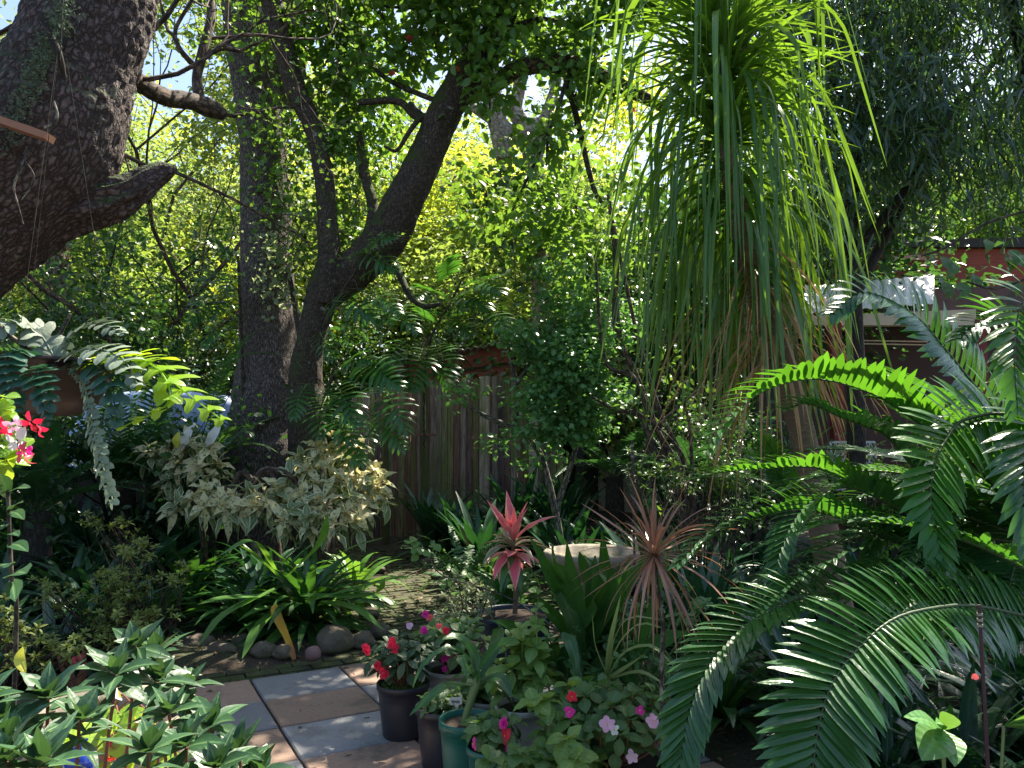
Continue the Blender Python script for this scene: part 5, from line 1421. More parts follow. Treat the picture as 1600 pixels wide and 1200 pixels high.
splitvine('dark split-leaved climber on the left side of the big grey trunk', [(350, 430, -40, 5, 34), (360, 400, -35, -25, 34), (365, 460, -35, 35, 34), (345, 470, -45, 30, 36), (350, 500, -30, 40, 30), (370, 425, -20, 30, 28), (330, 440, -25, 35, 30)], 8.0, [(380, 640), (378, 540), (374, 450), (372, 400)])

# ================================================================== HANGING BOWL with lobed ferns
hb = T('hanging_bowl', 'dark brown hanging bowl planted with grey felted and lime lobed ferns at the left edge', 'hanging planter', at(82, 640, 2.5))
c = at(82, 572, 2.5); r = 86 * 2.5 / F
mb = MB(); lathe(mb, (c.x, c.y, c.z), [(.02, -.165), (r * .45, -.16), (r * .78, -.12), (r * .95, -.05), (r, 0), (r * 1.05, .004), (r * 1.05, .016), (r * .98, .018), (r * .94, 0), (r * .93, -.02)], 56, wob=.02)
mb.build('bowl', plain('dark_glazed_bowl', (.022, .012, .012), .4, (.045, .022, .016), 5, .3, 12), hb)
mb = MB(); lathe(mb, (c.x, c.y, c.z), [(.0, .012), (r * .5, .005), (r * .95, -.012)], 40, wob=.3); mb.build('soil', plain('bark_chips', (.12, .05, .03), .9, (.05, .025, .015), 60, 1, 90, dist=.02), hb)
mb = MB()
for k in range(3):
    a = 2.1 * k + .5; tube(mb, [c + Vector((math.cos(a) * r, math.sin(a) * r, .01)), c + Vector((math.cos(a) * r * .1 - .02, math.sin(a) * r * .1, 1.05))], .0011, 6)
tube(mb, [c + Vector((-.02, 0, 1.04)), c + Vector((-.02, 0, 1.6))], .0015, 6)
mb.build('wire', M['bark_dark'], hb)
def lobed(pts, n, Ls, W, mat, up=(0, -.6, 1), lenp=(.5, .85, 1, .95, .85, .6, .3), droop=.5, fwd=(5, 40), Yv=None):
    mb = MB(); frond(mb, [at(*q) for q in pts], n, Ls, W, lenp=lenp, fwd=fwd, keel=5, droop=droop, prof=(1.7, 1.0, .75, .8, .65, .1), start=.1, rr=(.004, .0018), uph=up, fold=.1, jit=7)
    mb.build('frond', [M[mat], M[mat]], hb)
lobed([(110, 568, 2.5), (170, 562, 2.4), (230, 566, 2.3), (280, 605, 2.25), (345, 655, 2.2)], 13, .105, .021, 'lobed')
lobed([(120, 575, 2.45), (200, 560, 2.3), (250, 580, 2.25), (262, 630, 2.2), (190, 668, 2.2)], 12, .06, .02, 'lobed')
lobed([(100, 570, 2.4), (130, 600, 2.3), (150, 690, 2.2), (176, 782, 2.15)], 24, .048, .013, 'lobed_grey', up=(-.6, -1, .3), lenp=(.3, .5, .7, .9, 1, .9, .6), fwd=(40, 55), droop=.2)
lobed([(90, 565, 2.4), (140, 545, 2.3), (190, 560, 2.25), (215, 600, 2.2)], 12, 0.078, 0.021, 'lobed_grey')
lobed([(95, 570, 2.4), (150, 568, 2.3), (175, 600, 2.2), (180, 660, 2.2)], 12, 0.078, 0.024, 'lobed_dark')
lobed([(85, 570, 2.35), (60, 580, 2.25), (70, 620, 2.2), (68, 662, 2.2)], 11, 0.052, 0.021, 'lobed_dark')
lobed([(80, 568, 2.4), (30, 548, 2.3), (10, 570, 2.25), (25, 640, 2.2)], 12, 0.065, 0.021, 'lobed_dark')
lobed([(90, 568, 2.4), (60, 520, 2.4), (20, 505, 2.35), (-30, 540, 2.3)], 12, 0.078, 0.019, 'lobed_grey')
lobed([(90, 568, 2.45), (110, 525, 2.45), (150, 505, 2.4), (190, 520, 2.35)], 12, 0.065, 0.018, 'lobed_grey')
mb = MB()
pts, rr = px([(-40, 470, 2.4, 4), (10, 520, 2.4, 4), (55, 552, 2.4, 4), (80, 565, 2.45, 3)]); trunk(mb, pts, rr, .02, 8)
pts, rr = px([(110, 490, 2.45, 2.5), (95, 520, 2.45, 3), (75, 560, 2.45, 3)]); trunk(mb, pts, rr, .02, 8)
mb.build('stem', M['bark_grey'], hb)

# red flowering shrub at left edge
rf = T('red_flowering_plant', 'small plant with red trumpet flowers and yellow-green leaves at the left edge below the bowl', 'plant', (-1.45, 2.0, .0))
mb = MB(); f = MB()
tube(mb, catmull([Vector((-1.47, 2.0, .05)), Vector((-1.44, 2.0, .8)), at(-5, 700, 1.95), at(-10, 620, 1.95)], 20), .006, 8)
for (x, y) in ((5, 640), (15, 665), (0, 690), (-15, 650), (30, 700), (10, 720), (5, 620)):
    whorl(f, at(x, y, 1.95), 5, .06, .02, 40, -60, (20, 60), OVATE, up=(.4, -.5, 1)); 
mb.build('stem', M['stalk'], rf); f.build('foliage', M['anth'], rf)
for (x, y, mt, s_) in ((48, 660, 'red', .03), (62, 668, 'red', .03), (36, 712, 'coral', .032), (0, 668, 'red', .03), (28, 690, 'white', .035), (22, 664, 'pinkp', .025), (38, 705, 'magenta', .02)):
    mb = MB(); whorl(mb, at(x, y, 1.85), 6, s_, s_ * .3, 50, -30, (20, 80), OVATE, up=(rnd.uniform(-1, 1), -1, -.6)); mb.build('flower', M[mt], rf)

# grey-green big leaves on a cane at the left edge
ce = T('broad_leaved_cane', 'slender cane with broad grey-green leaves against the left edge, above the stones', 'plant', (-1.22, 1.9, .05))
mb = MB(); tube(mb, catmull([Vector((-1.2, 1.9, .05)), at(25, 1000, 1.85), at(18, 900, 1.8), at(12, 760, 1.8)], 24), [.006, .004], 8); mb.build('stem', M['bark_twig'], ce)
for (x0, y0, x1, y1, w) in ((12, 770, 48, 762, .014), (14, 800, 38, 812, .016), (14, 850, 44, 862, .018), (16, 900, 42, 896, .030), (10, 820, -20, 840, .02), (12, 780, 0, 740, .018), (15, 880, -20, 900, .03), (12, 800, 36, 785, .014), (14, 835, 30, 838, .012), (18, 905, 24, 940, .02)):
    mb = MB(); a_, b_ = at(x0, y0, 1.82), at(x1, y1, 1.72); blade(mb, [a_, a_.lerp(b_, .5) + Vector((0, 0, .006)), b_], w, OVATE, up=(0, -.6, 1), wav=.1, var=rnd.random()); mb.build('leaf', M['rosette'], ce)
mb = MB(); blade(mb, [at(40, 1053, 1.8), at(30, 1030, 1.8), at(36, 1010, 1.8)], .012, OVATE, up=(1, -1, .2)); tube(mb, [at(40, 1053, 1.8), at(66, 1066, 1.8)], .002, 6); mb.build('leaf', M['croton_yellow'], ce)

# olive-lit azaleas
def whorlshrub(name, label, base, tl, n, L, W, mat, stemmat, cat='shrub', group=None, prof=LANCE, el=(70, -10), ang=(10, 50), up=(0, -.15, 1), stemr=.004, spread=.1, wav=0, parts=None):
    t = T(name, label, cat, base, group); b = Vector(base); st = MB(); f = MB()
    for p_ in tl:
        m = b.lerp(p_, .55) + Vector((rnd.gauss(0, spread), rnd.gauss(0, spread), 0))
        m.z = b.z + (p_.z - b.z) * .45
        tube(st, catmull([b + Vector((rnd.gauss(0, .02), rnd.gauss(0, .02), 0)), m, p_], 10), [stemr * 1.6, stemr], 6)
        u = Vector(up) + Vector((rnd.gauss(0, .25), rnd.gauss(0, .25), 0))
        whorl(f, p_, n, L, W, el[0], el[1], ang, prof, up=u, wav=wav)
    st.build('stem', M[stemmat], t); f.build('foliage', M[mat], t); return t
def cloudpts(lst):
    out = []
    for (x, y, Y, sx, sy, k) in lst:
        for q in range(k): out.append(at(x + rnd.gauss(0, sx), y + rnd.gauss(0, sy), Y + rnd.gauss(0, .12)))
    return out
b = gr(195, 1040, .05)
whorlshrub('azalea', 'olive-green small-leaved azalea in the middle of the left bed', (b.x, b.y + .2, .05), cloudpts([(195, 920, 4.6, 26, 24, 60), (150, 950, 4.5, 30, 22, 34), (225, 965, 4.5, 26, 14, 30), (215, 860, 4.7, 18, 9, 16), (180, 990, 4.4, 34, 14, 26), (270, 905, 4.7, 14, 6, 10), (75, 925, 4.5, 18, 12, 14)]), 9, .042, .008, 'azalea', 'bark_twig', stemr=.002, spread=.06)
b = gr(150, 1000, .05)
whorlshrub('azalea', 'small olive azalea sprigs higher up behind the larger azalea, far left bed', (b.x, b.y + .8, .05), cloudpts([(150, 815, 5.4, 14, 8, 10), (190, 815, 5.4, 10, 10, 8), (210, 845, 5.2, 14, 8, 8)]), 9, .045, .008, 'azalea', 'bark_twig', stemr=.002)
b = gr(20, 1080, .05)
whorlshrub('azalea', 'olive-green azalea at the left edge above the edging stones', (b.x, b.y + .1, .05), cloudpts([(15, 975, 3.8, 18, 22, 30), (95, 1010, 3.9, 26, 14, 26), (30, 1020, 3.8, 20, 12, 12)]), 9, .04, .0075, 'azalea', 'bark_twig', stemr=.002)

# whorled-leaf shrub in the near left corner
tl_ = [(214, 1012, 1.95), (182, 1055, 1.8), (75, 1092, 1.7), (246, 1066, 1.95), (292, 1074, 2.0), (124, 1128, 1.65), (264, 1116, 1.85), (9, 1158, 1.6), (292, 1168, 1.75), (246, 1022, 2.1), (4, 1130, 1.7), (375, 1178, 1.85), (233, 1176, 1.6), (13, 1190, 1.5), (330, 1135, 1.95), (60, 1200, 1.5), (340, 1200, 1.7), (400, 1215, 1.9), (-30, 1100, 1.7)]
tl_ = [at(*q) for q in tl_]
t = T('whorled_leaf_shrub', 'near green shrub with star-like whorls of pointed leaves in the bottom left corner', 'shrub', (-.95, 1.85, 0))
st = MB(); b = Vector((-.95, 1.85, 0))
for k, p_ in enumerate(tl_):
    q = p_ + Vector((rnd.uniform(-.03, .03), rnd.uniform(0, .05), -.28))
    tube(st, catmull([b + Vector((rnd.gauss(0, .06), rnd.gauss(0, .05), 0)), b.lerp(q, .6), q, p_], 14), [.006, .0035], 7)
    f = MB(); s_ = rnd.uniform(.85, 1.15)
    u = (rnd.gauss(0, .2), rnd.gauss(-.15, .15), 1)
    whorl(f, p_, 12, .098 * s_, .019 * s_, 78, -5, (5, 40), LANCE, up=u, fold=.3, r0=.003, lv=.25, wav=.06)
    whorl(f, p_ + Vector((0, 0, -.03)), 6, .095 * s_, .016 * s_, 15, -35, (5, 40), LANCE, up=u, fold=.25)
    f.build('leaf_whorl', M['rosette'], t)
st.build('stem', M['redstalk'], t)

# anthuriums in a pale round pot
ap = T('potted_anthurium', 'pale round pot of anthuriums with red and white spathes, sunlit at lower left', 'potted plant', (at(150, 1150, 3.0).x, 3.0, 0))
c = Vector((at(160, 1150, 2.95).x, 2.95, 0)); zr = at(160, 1128, 2.95).z
mb = MB(); lathe(mb, c, [(.0, 0), (.2, 0), (.24, .05), (.285, zr * .7), (.30, zr), (.33, zr + .005), (.335, zr + .03), (.29, zr + .035), (.27, zr - .01), (.26, zr - .06)], 56, wob=.02); mb.build('pot', M['pale_stone'], ap)
mb = MB(); lathe(mb, c, [(0, zr - .03), (.27, zr - .035)], 40); mb.build('soil', M['soil'], ap)
st = MB(); f = MB()
for (x, y, w) in ((230, 1110, .06), (205, 1125, .055), (170, 1155, .05), (85, 1160, .05), (150, 1175, .07), (195, 1160, .06), (60, 1150, .04), (215, 1190, .05), (100, 1190, .06), (240, 1150, .05), (180, 1190, .05), (120, 1165, .045), (205, 1098, .04), (95, 1175, .06), (160, 1130, .06), (185, 1115, .055), (215, 1150, .065), (140, 1190, .07), (75, 1140, .055), (250, 1180, .06), (120, 1140, .05), (235, 1165, .05)):
    Yl = 2.75 + rnd.uniform(-.15, .15); a_ = at(x, y, Yl); d = Vector((rnd.uniform(-1, 1), -.7, rnd.uniform(-.7, -.1))).normalized() * w * 2.2
    blade(f, [a_, a_ + d * .5 + Vector((0, 0, .015)), a_ + d], w, HEART, up=(rnd.uniform(-.5, .5), -.5, 1), var=rnd.random())
    tube(st, catmull([c + Vector((rnd.gauss(0, .05), rnd.gauss(0, .05), zr - .03)), a_.lerp(c + Vector((0, 0, zr)), .4) + Vector((0, 0, .05)), a_], 10), .0035, 6)
f.build('foliage', M['anth'], ap)
for (x, y, w, mt, ux) in ((152, 1092, .034, 'white', .2), (188, 1090, .03, 'white', -.3), (214, 1140, .022, 'red', .3), (190, 1165, .028, 'red', -.6), (170, 1178, .032, 'red', .5), (225, 1130, .03, 'white', .1), (172, 1190, .03, 'red', 0), (195, 1200, .03, 'yellow', .1), (245, 1150, .02, 'white', 0), (85, 1195, .03, 'white', .3)):
    a_ = at(x, y, 2.6); d = Vector((ux, -.5, .3)).normalized() * w * 1.9
    mb = MB(); blade(mb, [a_, a_ + d * .5, a_ + d], w, HEART, up=(ux, -1, 1), fold=.35); blade_o = mb
    tube(mb, [a_, a_ + Vector((0, -.012, .02)), a_ + Vector((0, -.016, .045))], [.003, .002], 6, 1)
    mb.build('spathe', [M[mt], M['yellow']], ap)
    tube(st, catmull([c + Vector((rnd.gauss(0, .04), rnd.gauss(0, .04), zr - .03)), a_.lerp(c + Vector((0, 0, zr)), .3), a_], 10), .0028, 6)
st.build('stem', M['redstalk'], ap)
mb = MB(); bx_ = at(125, 1192, 2.35); rock_mesh(mb, bx_, .045, .045, .05, 1, rough=.0); lathe(mb, bx_, [(.018, .045), (.016, .06), (.02, .065)], 20)
o = tag(mb.build('glass_ornament', plain('cobalt_glaze', (.02, .05, .35), .08, (.01, .03, .25), 3, 0, 4, spec=.8), None, origin=bx_), 'shiny cobalt blue ball ornament among the anthurium stems at the bottom left', 'ornament')
mb = MB(); tube(mb, [(bx_.x, bx_.y, 0), (bx_.x, bx_.y, bx_.z - .03)], .005, 8); mb.build('stake', M['bark_dark'], o)
# separate red anthurium behind
ra = T('red_bromeliad', 'small coral-red bloom and reddish straggly leaves behind the whorled shrub, left bed edge', 'plant', tuple(gr(122, 1110, 0)))
c = gr(122, 1110, 0) ; c.y += .1
mb = MB(); Yr = c.y
for (p0, p1, p2) in (((118, 1090), (108, 1060), (86, 1062)), ((122, 1090), (124, 1060), (135, 1036)), ((118, 1090), (100, 1045), (82, 1000)), ((124, 1090), (132, 1040), (128, 992)), ((120, 1090), (110, 1050), (98, 1030)), ((125, 1095), (140, 1070), (152, 1062)), ((115, 1095), (85, 1070), (76, 1066))):
    blade(mb, [at(*p0, Yr), at(*p1, Yr - .05), at(*p2, Yr - .1)], .02, LANCE, up=(0, -1, .5), var=rnd.random())
mb.build('foliage', M['margin'], ra)
mb = MB(); whorl(mb, at(122, 1032, Yr - .1), 4, .055, .03, 30, -10, (10, 30), HEART, up=(0, -.6, 1)); mb.build('flower', M['coral'], ra)

# ================================================================== BIG CYCADS, right
def A3(*q): return [at(*p) for p in q]
UP2 = (0, -.5, 1)
k1 = at(1700, 800, 3.1)
FR = [
    dict(p=A3((1700, 850, 3.1), (1586, 791, 3.0), (1532, 737, 2.95), (1489, 700, 2.9), (1424, 653, 2.85), (1364, 616, 2.8), (1276, 592, 2.7), (1195, 610, 2.6), (1145, 650, 2.5), (1108, 705, 2.42)), n=58, Lmax=.155, W=.0145, mat='cycad_lit', fwd=(5, 50), keel=38, uph=(0, .1, 1)),
    dict(p=A3((1720, 830, 3.3), (1640, 740, 3.2), (1526, 606, 3.1), (1482, 552, 3.05), (1428, 491, 3.0), (1352, 457, 2.9), (1300, 490, 2.85)), n=46, Lmax=.17, W=.0165, keel=20, uph=(0, -.9, .5)),
    dict(p=A3((1700, 800, 3.4), (1600, 705, 3.3), (1512, 645, 3.3), (1482, 629, 3.3), (1431, 602, 3.2), (1364, 584, 3.1), (1320, 590, 3.0)), n=40, Lmax=.155, W=.0125, keel=25, uph=(0, -.4, 1)),
    dict(p=A3((1690, 860, 3.0), (1500, 800, 2.9), (1391, 687, 2.85), (1354, 667, 2.8), (1316, 653, 2.75), (1262, 631, 2.7), (1225, 640, 2.6)), n=44, Lmax=.15, W=.0145, keel=32, uph=(0, -.2, 1)),
    dict(p=A3((1690, 860, 3.1), (1480, 830, 3.0), (1400, 790, 2.95), (1296, 737, 2.9), (1249, 729, 2.85), (1195, 732, 2.8), (1130, 738, 2.7), (1080, 750, 2.62)), n=52, Lmax=.125, W=.0125, mat='cycad_lit', keel=40, uph=(0, .0, 1)),
    dict(p=A3((1690, 900, 2.9), (1600, 890, 2.9), (1476, 845, 2.85), (1413, 800, 2.8), (1330, 762, 2.75), (1285, 775, 2.7), (1248, 806, 2.65), (1222, 860, 2.58), (1210, 915, 2.52)), n=56, Lmax=.14, W=.0135, mat='cycad', keel=30, uph=(0, .0, 1)),
    dict(p=A3((1700, 950, 3.1), (1560, 900, 3.1), (1430, 850, 3.05), (1320, 812, 3.0), (1250, 796, 2.95), (1176, 812, 2.85), (1113, 838, 2.8), (1066, 880, 2.72)), n=54, Lmax=.16, W=.015, mat='cycad', keel=50, uph=(0, -.1, 1)),
    dict(p=A3((1690, 800, 2.9), (1600, 660, 2.7), (1510, 655, 2.6), (1476, 690, 2.5), (1459, 730, 2.42), (1454, 790, 2.35), (1466, 850, 2.3), (1474, 880, 2.28)), n=42, Lmax=.175, W=.0145, mat='cycad_lit', keel=8, uph=(0, -1, .35), fwd=(0, 62), droop=.35),
    dict(p=A3((1720, 850, 3.0), (1640, 740, 2.9), (1590, 690, 2.8), (1560, 662, 2.75), (1521, 654, 2.7), (1480, 670, 2.6)), n=40, Lmax=.16, W=.0145, keel=25, uph=(0, -.3, 1)),
    dict(p=A3((1720, 820, 2.9), (1650, 640, 2.8), (1612, 560, 2.75), (1576, 501, 2.7), (1535, 500, 2.6), (1500, 530, 2.55)), n=42, Lmax=.17, W=.012, keel=20, uph=(0, -.6, 1)),
    dict(p=A3((1740, 840, 2.8), (1690, 600, 2.6), (1640, 480, 2.5), (1600, 470, 2.4), (1585, 540, 2.3), (1590, 640, 2.25)), n=46, Lmax=.17, W=.0125, keel=10, uph=(0, -1, .3), mat='cycad_lit'),
    dict(p=A3((1740, 860, 2.8), (1700, 700, 2.6), (1650, 640, 2.4), (1610, 660, 2.3), (1600, 760, 2.2), (1610, 850, 2.15)), n=40, Lmax=.17, W=.013, keel=10, uph=(0, -1, .3)),
    dict(p=A3((1700, 920, 3.0), (1600, 915, 3.0), (1476, 874, 3.0), (1413, 852, 2.95), (1357, 832, 2.9), (1300, 817, 2.85), (1245, 822, 2.8)), n=48, Lmax=.13, W=.0135, keel=35, uph=(0, -.3, 1)),
    dict(p=A3((1700, 900, 3.2), (1600, 866, 3.2), (1527, 815, 3.15), (1470, 787, 3.1), (1420, 790, 3.0), (1380, 830, 2.9)), n=42, Lmax=.13, W=.013, keel=30, uph=(0, .1, 1)),
    dict(p=A3((1720, 900, 3.3), (1620, 830, 3.3), (1560, 770, 3.3), (1480, 760, 3.3), (1400, 800, 3.2), (1350, 880, 3.1)), n=42, Lmax=.14, W=.013, keel=20, uph=(0, 0, 1)),
]
fr = [{**f, 'Lmax': f['Lmax'] * 1.12, 'W': f['W'] * 1.25, 'n': int(f['n'] * 1.02), 'lenp': (.35, .75, 1, 1, .95, .85, .65, .35)} for f in FR]
kw0 = []
big1 = cycad('cycad', 'tall cycad arching many long fronds in from the right edge, before the house', (k1.x, k1.y, 0), k1.z, fr + ring(k1 + Vector((-.1, .1, -.1)), 12, 1.45, 41, (0, 50), (30, 80), 105, 245), 'cycad', Lm=.16, W=.014, n=46, stemr=.16)
k2 = at(1760, 1010, 2.35)
G = [
    dict(p=A3((1760, 1010, 2.4), (1600, 962, 2.5), (1500, 940, 2.5), (1347, 925, 2.5), (1262, 933, 2.45), (1212, 950, 2.4), (1161, 981, 2.35), (1110, 1038, 2.28), (1080, 1106, 2.22), (1062, 1200, 2.15)), n=66, Lmax=.16, W=.0135, keel=28, mat='cycad', uph=(-.1, -.35, 1), droop=.45),
    dict(p=A3((1760, 1010, 2.3), (1690, 985, 2.3), (1600, 962, 2.25), (1516, 946, 2.2), (1448, 952, 2.12), (1397, 967, 2.05), (1354, 1000, 1.98), (1310, 1052, 1.92), (1286, 1106, 1.88), (1270, 1200, 1.84), (1262, 1330, 1.8)), n=66, Lmax=.175, W=.0135, keel=14, mat='cycad', uph=(-.1, -.8, .8), droop=.45, fwd=(5, 38)),
]
G = [{**f, 'W': f['W'] * 1.15, 'lenp': (.35, .8, 1, 1, 1, .95, .85, .6), 'prof': (.55, .95, 1, .9, .62, .04)} for f in G]
cycad('cycad', 'nearer low cycad with two huge glossy arching fronds at the lower right', (k2.x, k2.y, 0), max(.5, k2.z), G + ring(k2, 7, 1.2, 52, (15, 50), (40, 90), 95, 178), 'cycad', Lm=.16, W=.014, n=44, stemr=.16)

# ringed cycad-like lit fern behind the palm trunk
c6 = at(1230, 790, 5.6)
cycad('cycad', 'small yellow-green sunlit cycad behind the ringed trunk', (c6.x, c6.y, 0), c6.z, ring(c6, 10, .75, 61, (30, 80), (40, 90)) + [[c6, at(1200, 700, 5.4), at(1165, 650, 5.4), at(1190, 620, 5.3)]], 'cycad_lit', Lm=.15, W=.012, n=26, stemr=.07)

# centre: broad strap-leaved plant, stone basin, pink plant, red dracaena
bs = T('stone_basin', 'pale weathered round stone basin behind the red narrow-leaved plant', 'basin', (at(935, 870, 5.6).x, 5.6, 0))
c = Vector((at(925, 870, 5.6).x, 5.6, 0)); zr = at(930, 872, 5.3).z
mb = MB(); lathe(mb, c, [(.12, zr - .20), (.25, zr - .15), (.32, zr - .08), (.345, zr - .03), (.35, zr), (.335, zr + .012), (.30, zr - .005), (.27, zr - .05), (.1, zr - .09), (0, zr - .1)], 56, wob=.05); mb.build('bowl', M['pale_stone'], bs)
mb = MB(); lathe(mb, c, [(.2, 0), (.2, .05), (.13, .08), (.11, zr - .22), (.13, zr - .18)], 32, wob=.04); mb.build('pedestal', M['pale_stone'], bs)

def potted(name, label, loc, r, h, mat, rim=.006, soil='soil', group=None, taper=.78, ribs=0, cat='potted plant', band=.03):
    t = T(name, label, cat, loc, group); mb = MB(); c = Vector(loc)
    prof = [(.0, .004), (r * taper * .96, .0), (r * taper, .006)]
    n = 14 if ribs else 4
    for k in range(1, n):
        u = k / n; prof.append((r * (taper + (1 - taper) * u) + (ribs * math.sin(k * 2.9) if ribs else 0), (h - band) * u))
    prof += [(r * .985, h - band), (r + rim, h - band + .002), (r + rim, h - .004), (r + rim * .5, h), (r - .004, h - .003), (r - .007, h - .035)]
    lathe(mb, c, prof, 48, wob=.012); mb.build('pot', M[mat], t)
    mb = MB(); lathe(mb, c, [(0, h - .02), (r * .5, h - .018), (r - .006, h - .028)], 36, wob=.2); mb.build('soil', M[soil], t)
    return t
M['pot_black'] = plain('black_plastic', (.022, .022, .03), .4, (.03, .03, .038), 3, .1, 20, dirt=(.08, .07, .06), dirtth=.62, dirts=9)
M['pot_navy'] = plain('navy_plastic', (.015, .03, .05), .4, (.02, .035, .055), 3, .1, 20, dirt=(.06, .06, .06), dirtth=.6)
M['pot_green'] = plain('green_plastic', (.01, .115, .085), .4, (.012, .09, .07), 3, .1, 20, dirt=(.05, .08, .06), dirtth=.6)
M['pot_white'] = plain('dirty_white_plastic', (.62, .60, .57), .5, (.5, .48, .44), 5, .2, 20, dirt=(.25, .22, .16), dirtth=.55, dirts=7)
M['pot_ribbed'] = plain('weathered_whitish_clay', (.52, .48, .43), .8, (.38, .34, .29), 5, .6, 40, dirt=(.2, .17, .13), dirtth=.5, dirts=9, stretch=(1, 1, 6))

def bushy(t, c, R_, H, nst, mat, L, W, n=6, prof=OVATE, z0=0, el=(60, -30), seed=0, stemmat='redstalk', lean=(0, 0), flat=.75, name='foliage', ang=(15, 60)):
    r_ = random.Random(seed); st = MB(); f = MB(); tops = []
    for k in range(nst):
        a = k * 2.4; q = math.sqrt((k + .5) / nst); rr_ = R_ * q
        tip = Vector((c[0] + math.cos(a) * rr_ + lean[0], c[1] + math.sin(a) * rr_ + lean[1], c[2] + z0 + H * (1 - (1 - flat) * 1.0 * q * q - .25 * r_.random())))
        root = Vector((c[0] + r_.gauss(0, .015), c[1] + r_.gauss(0, .015), c[2] + z0))
        tube(st, catmull([root, root.lerp(tip, .5) + Vector((math.cos(a), math.sin(a), 0)) * rr_ * .18, tip], 8), [.0045, .003], 6)
        u = (tip - root).normalized() + Vector((0, -.15, .8)); tops.append(tip)
        whorl(f, tip, n, L, W, el[0], el[1], ang, prof, up=u, r0=.012, lv=.35)
        m = root.lerp(tip, .62); whorl(f, m, max(3, n - 2), L, W, 40, -20, ang, prof, up=u, r0=.02, lv=.3)
    st.build('stem', M[stemmat], t); f.build(name, M[mat], t); return tops
def flower(t, p_, s_, mat, face=(-.2, -1, .4), double=False):
    mb = MB(); fc = Vector(face).normalized() + Vector((rnd.gauss(0, .15), rnd.gauss(0, .15), rnd.gauss(0, .15)))
    whorl(mb, p_, 5, s_, s_ * .46, 14, 2, (5, 30), [.25, .8, 1, .85, .3], up=fc, r0=.001, inner=.9, lv=.1, fold=.08)
    if double: whorl(mb, Vector(p_) + fc * .006, 6, s_ * .75, s_ * .35, 60, 15, (10, 60), [.25, .8, 1, .85, .3], up=fc, r0=.001, wav=.3)
    tube(mb, [Vector(p_), Vector(p_) + fc * .005], .0025, 6, 1)
    mb.build('flower', [M[mat], M['yellow']], t)

# charcoal pot with red impatiens
a = gr(625, 1160, .03)
pc = potted('potted_impatiens', 'charcoal plastic pot of dark-leaved impatiens with red flowers at the patio edge, leftmost pot', (a.x, a.y + .10, .03), .128, .26, 'pot_black', soil='moss')
tops = bushy(pc, pc.location, .16, .24, 26, 'impat_dark', .075, .024, 6, z0=.24, seed=2)
for (x, y, s_) in ((571, 1012, .022), (574, 1018, .02), (612, 1008, .027), (617, 1014, .026), (613, 1000, .018), (590, 1040, .024), (602, 1055, .027), (599, 1048, .024)):
    flower(pc, at(x, y, pc.location.y - .13), s_, 'red', double=True)
mb = MB()
for k in range(160):
    a_ = rnd.random() * 6.28; q = rnd.random() ** .5 * .115
    whorl(mb, (pc.location.x + math.cos(a_) * q, pc.location.y + math.sin(a_) * q, .275), 3, .016, .003, 70, 20, (5, 30), OV4)
mb.build('moss_tufts', M['azalea'], pc)
# second pot, black, low greens and a label
a = gr(690, 1210, .03)
p2 = potted('potted_seedlings', 'black plastic pot of low green seedlings with a white name tag reading PINK', (a.x, a.y + .10, .03), .125, .265, 'pot_black')
bushy(p2, p2.location, .10, .07, 22, 'impat', .045, .014, 5, z0=.24, seed=5, stemmat='stalk')
mb = MB()
lp = at(712, 1098, p2.location.y - .10)
mb2 = [(-.028, .02), (.026, .024), (.028, -.006), (.010, -.012), (.002, -.03), (-.005, -.012), (-.026, -.010)]
V = [(lp.x + x, lp.y + .002, lp.z + z) for x, z in mb2] + [(lp.x + x, lp.y + .005, lp.z + z) for x, z in mb2]
for k in range(1, 6): mb.add([V[0], V[k], V[k + 1]], np.zeros((3, 3)), [(0, 2, 1)][:1]); mb.add([V[7], V[7 + k], V[8 + k]], np.zeros((3, 3)), [(0, 1, 2)])
for k in range(7): q = (k + 1) % 7; mb.add([V[k], V[q], V[7 + q], V[7 + k]], np.zeros((4, 3)), [(0, 1, 2, 3)])
tube(mb, [(lp.x + .002, lp.y + .0035, lp.z - .02), (lp.x + .002, lp.y + .01, lp.z - .07)], .0022, 6)
tg = mb.build('name_tag', M['pot_white'], p2, smooth=False)
cu = bpy.data.curves.new('tag_text', 'FONT'); cu.body = 'PINK'; cu.size = .017; cu.align_x = 'CENTER'; cu.extrude = .0002; cu.offset = .0003
to = bpy.data.objects.new('tag_text', cu); COL.objects.link(to)
bpy.context.view_layer.update()
me_ = bpy.data.meshes.new_from_object(to); bpy.data.objects.remove(to)
ink = plain('dark_ink', (.02, .02, .03), .6); me_.materials.clear(); me_.materials.append(ink)
to = bpy.data.objects.new('lettering', me_); COL.objects.link(to); to.parent = tg
to.rotation_euler = (R(90), R(0), 0); to.location = (lp.x - p2.location.x, lp.y - .0005 - p2.location.y, lp.z - .002 - p2.location.z)
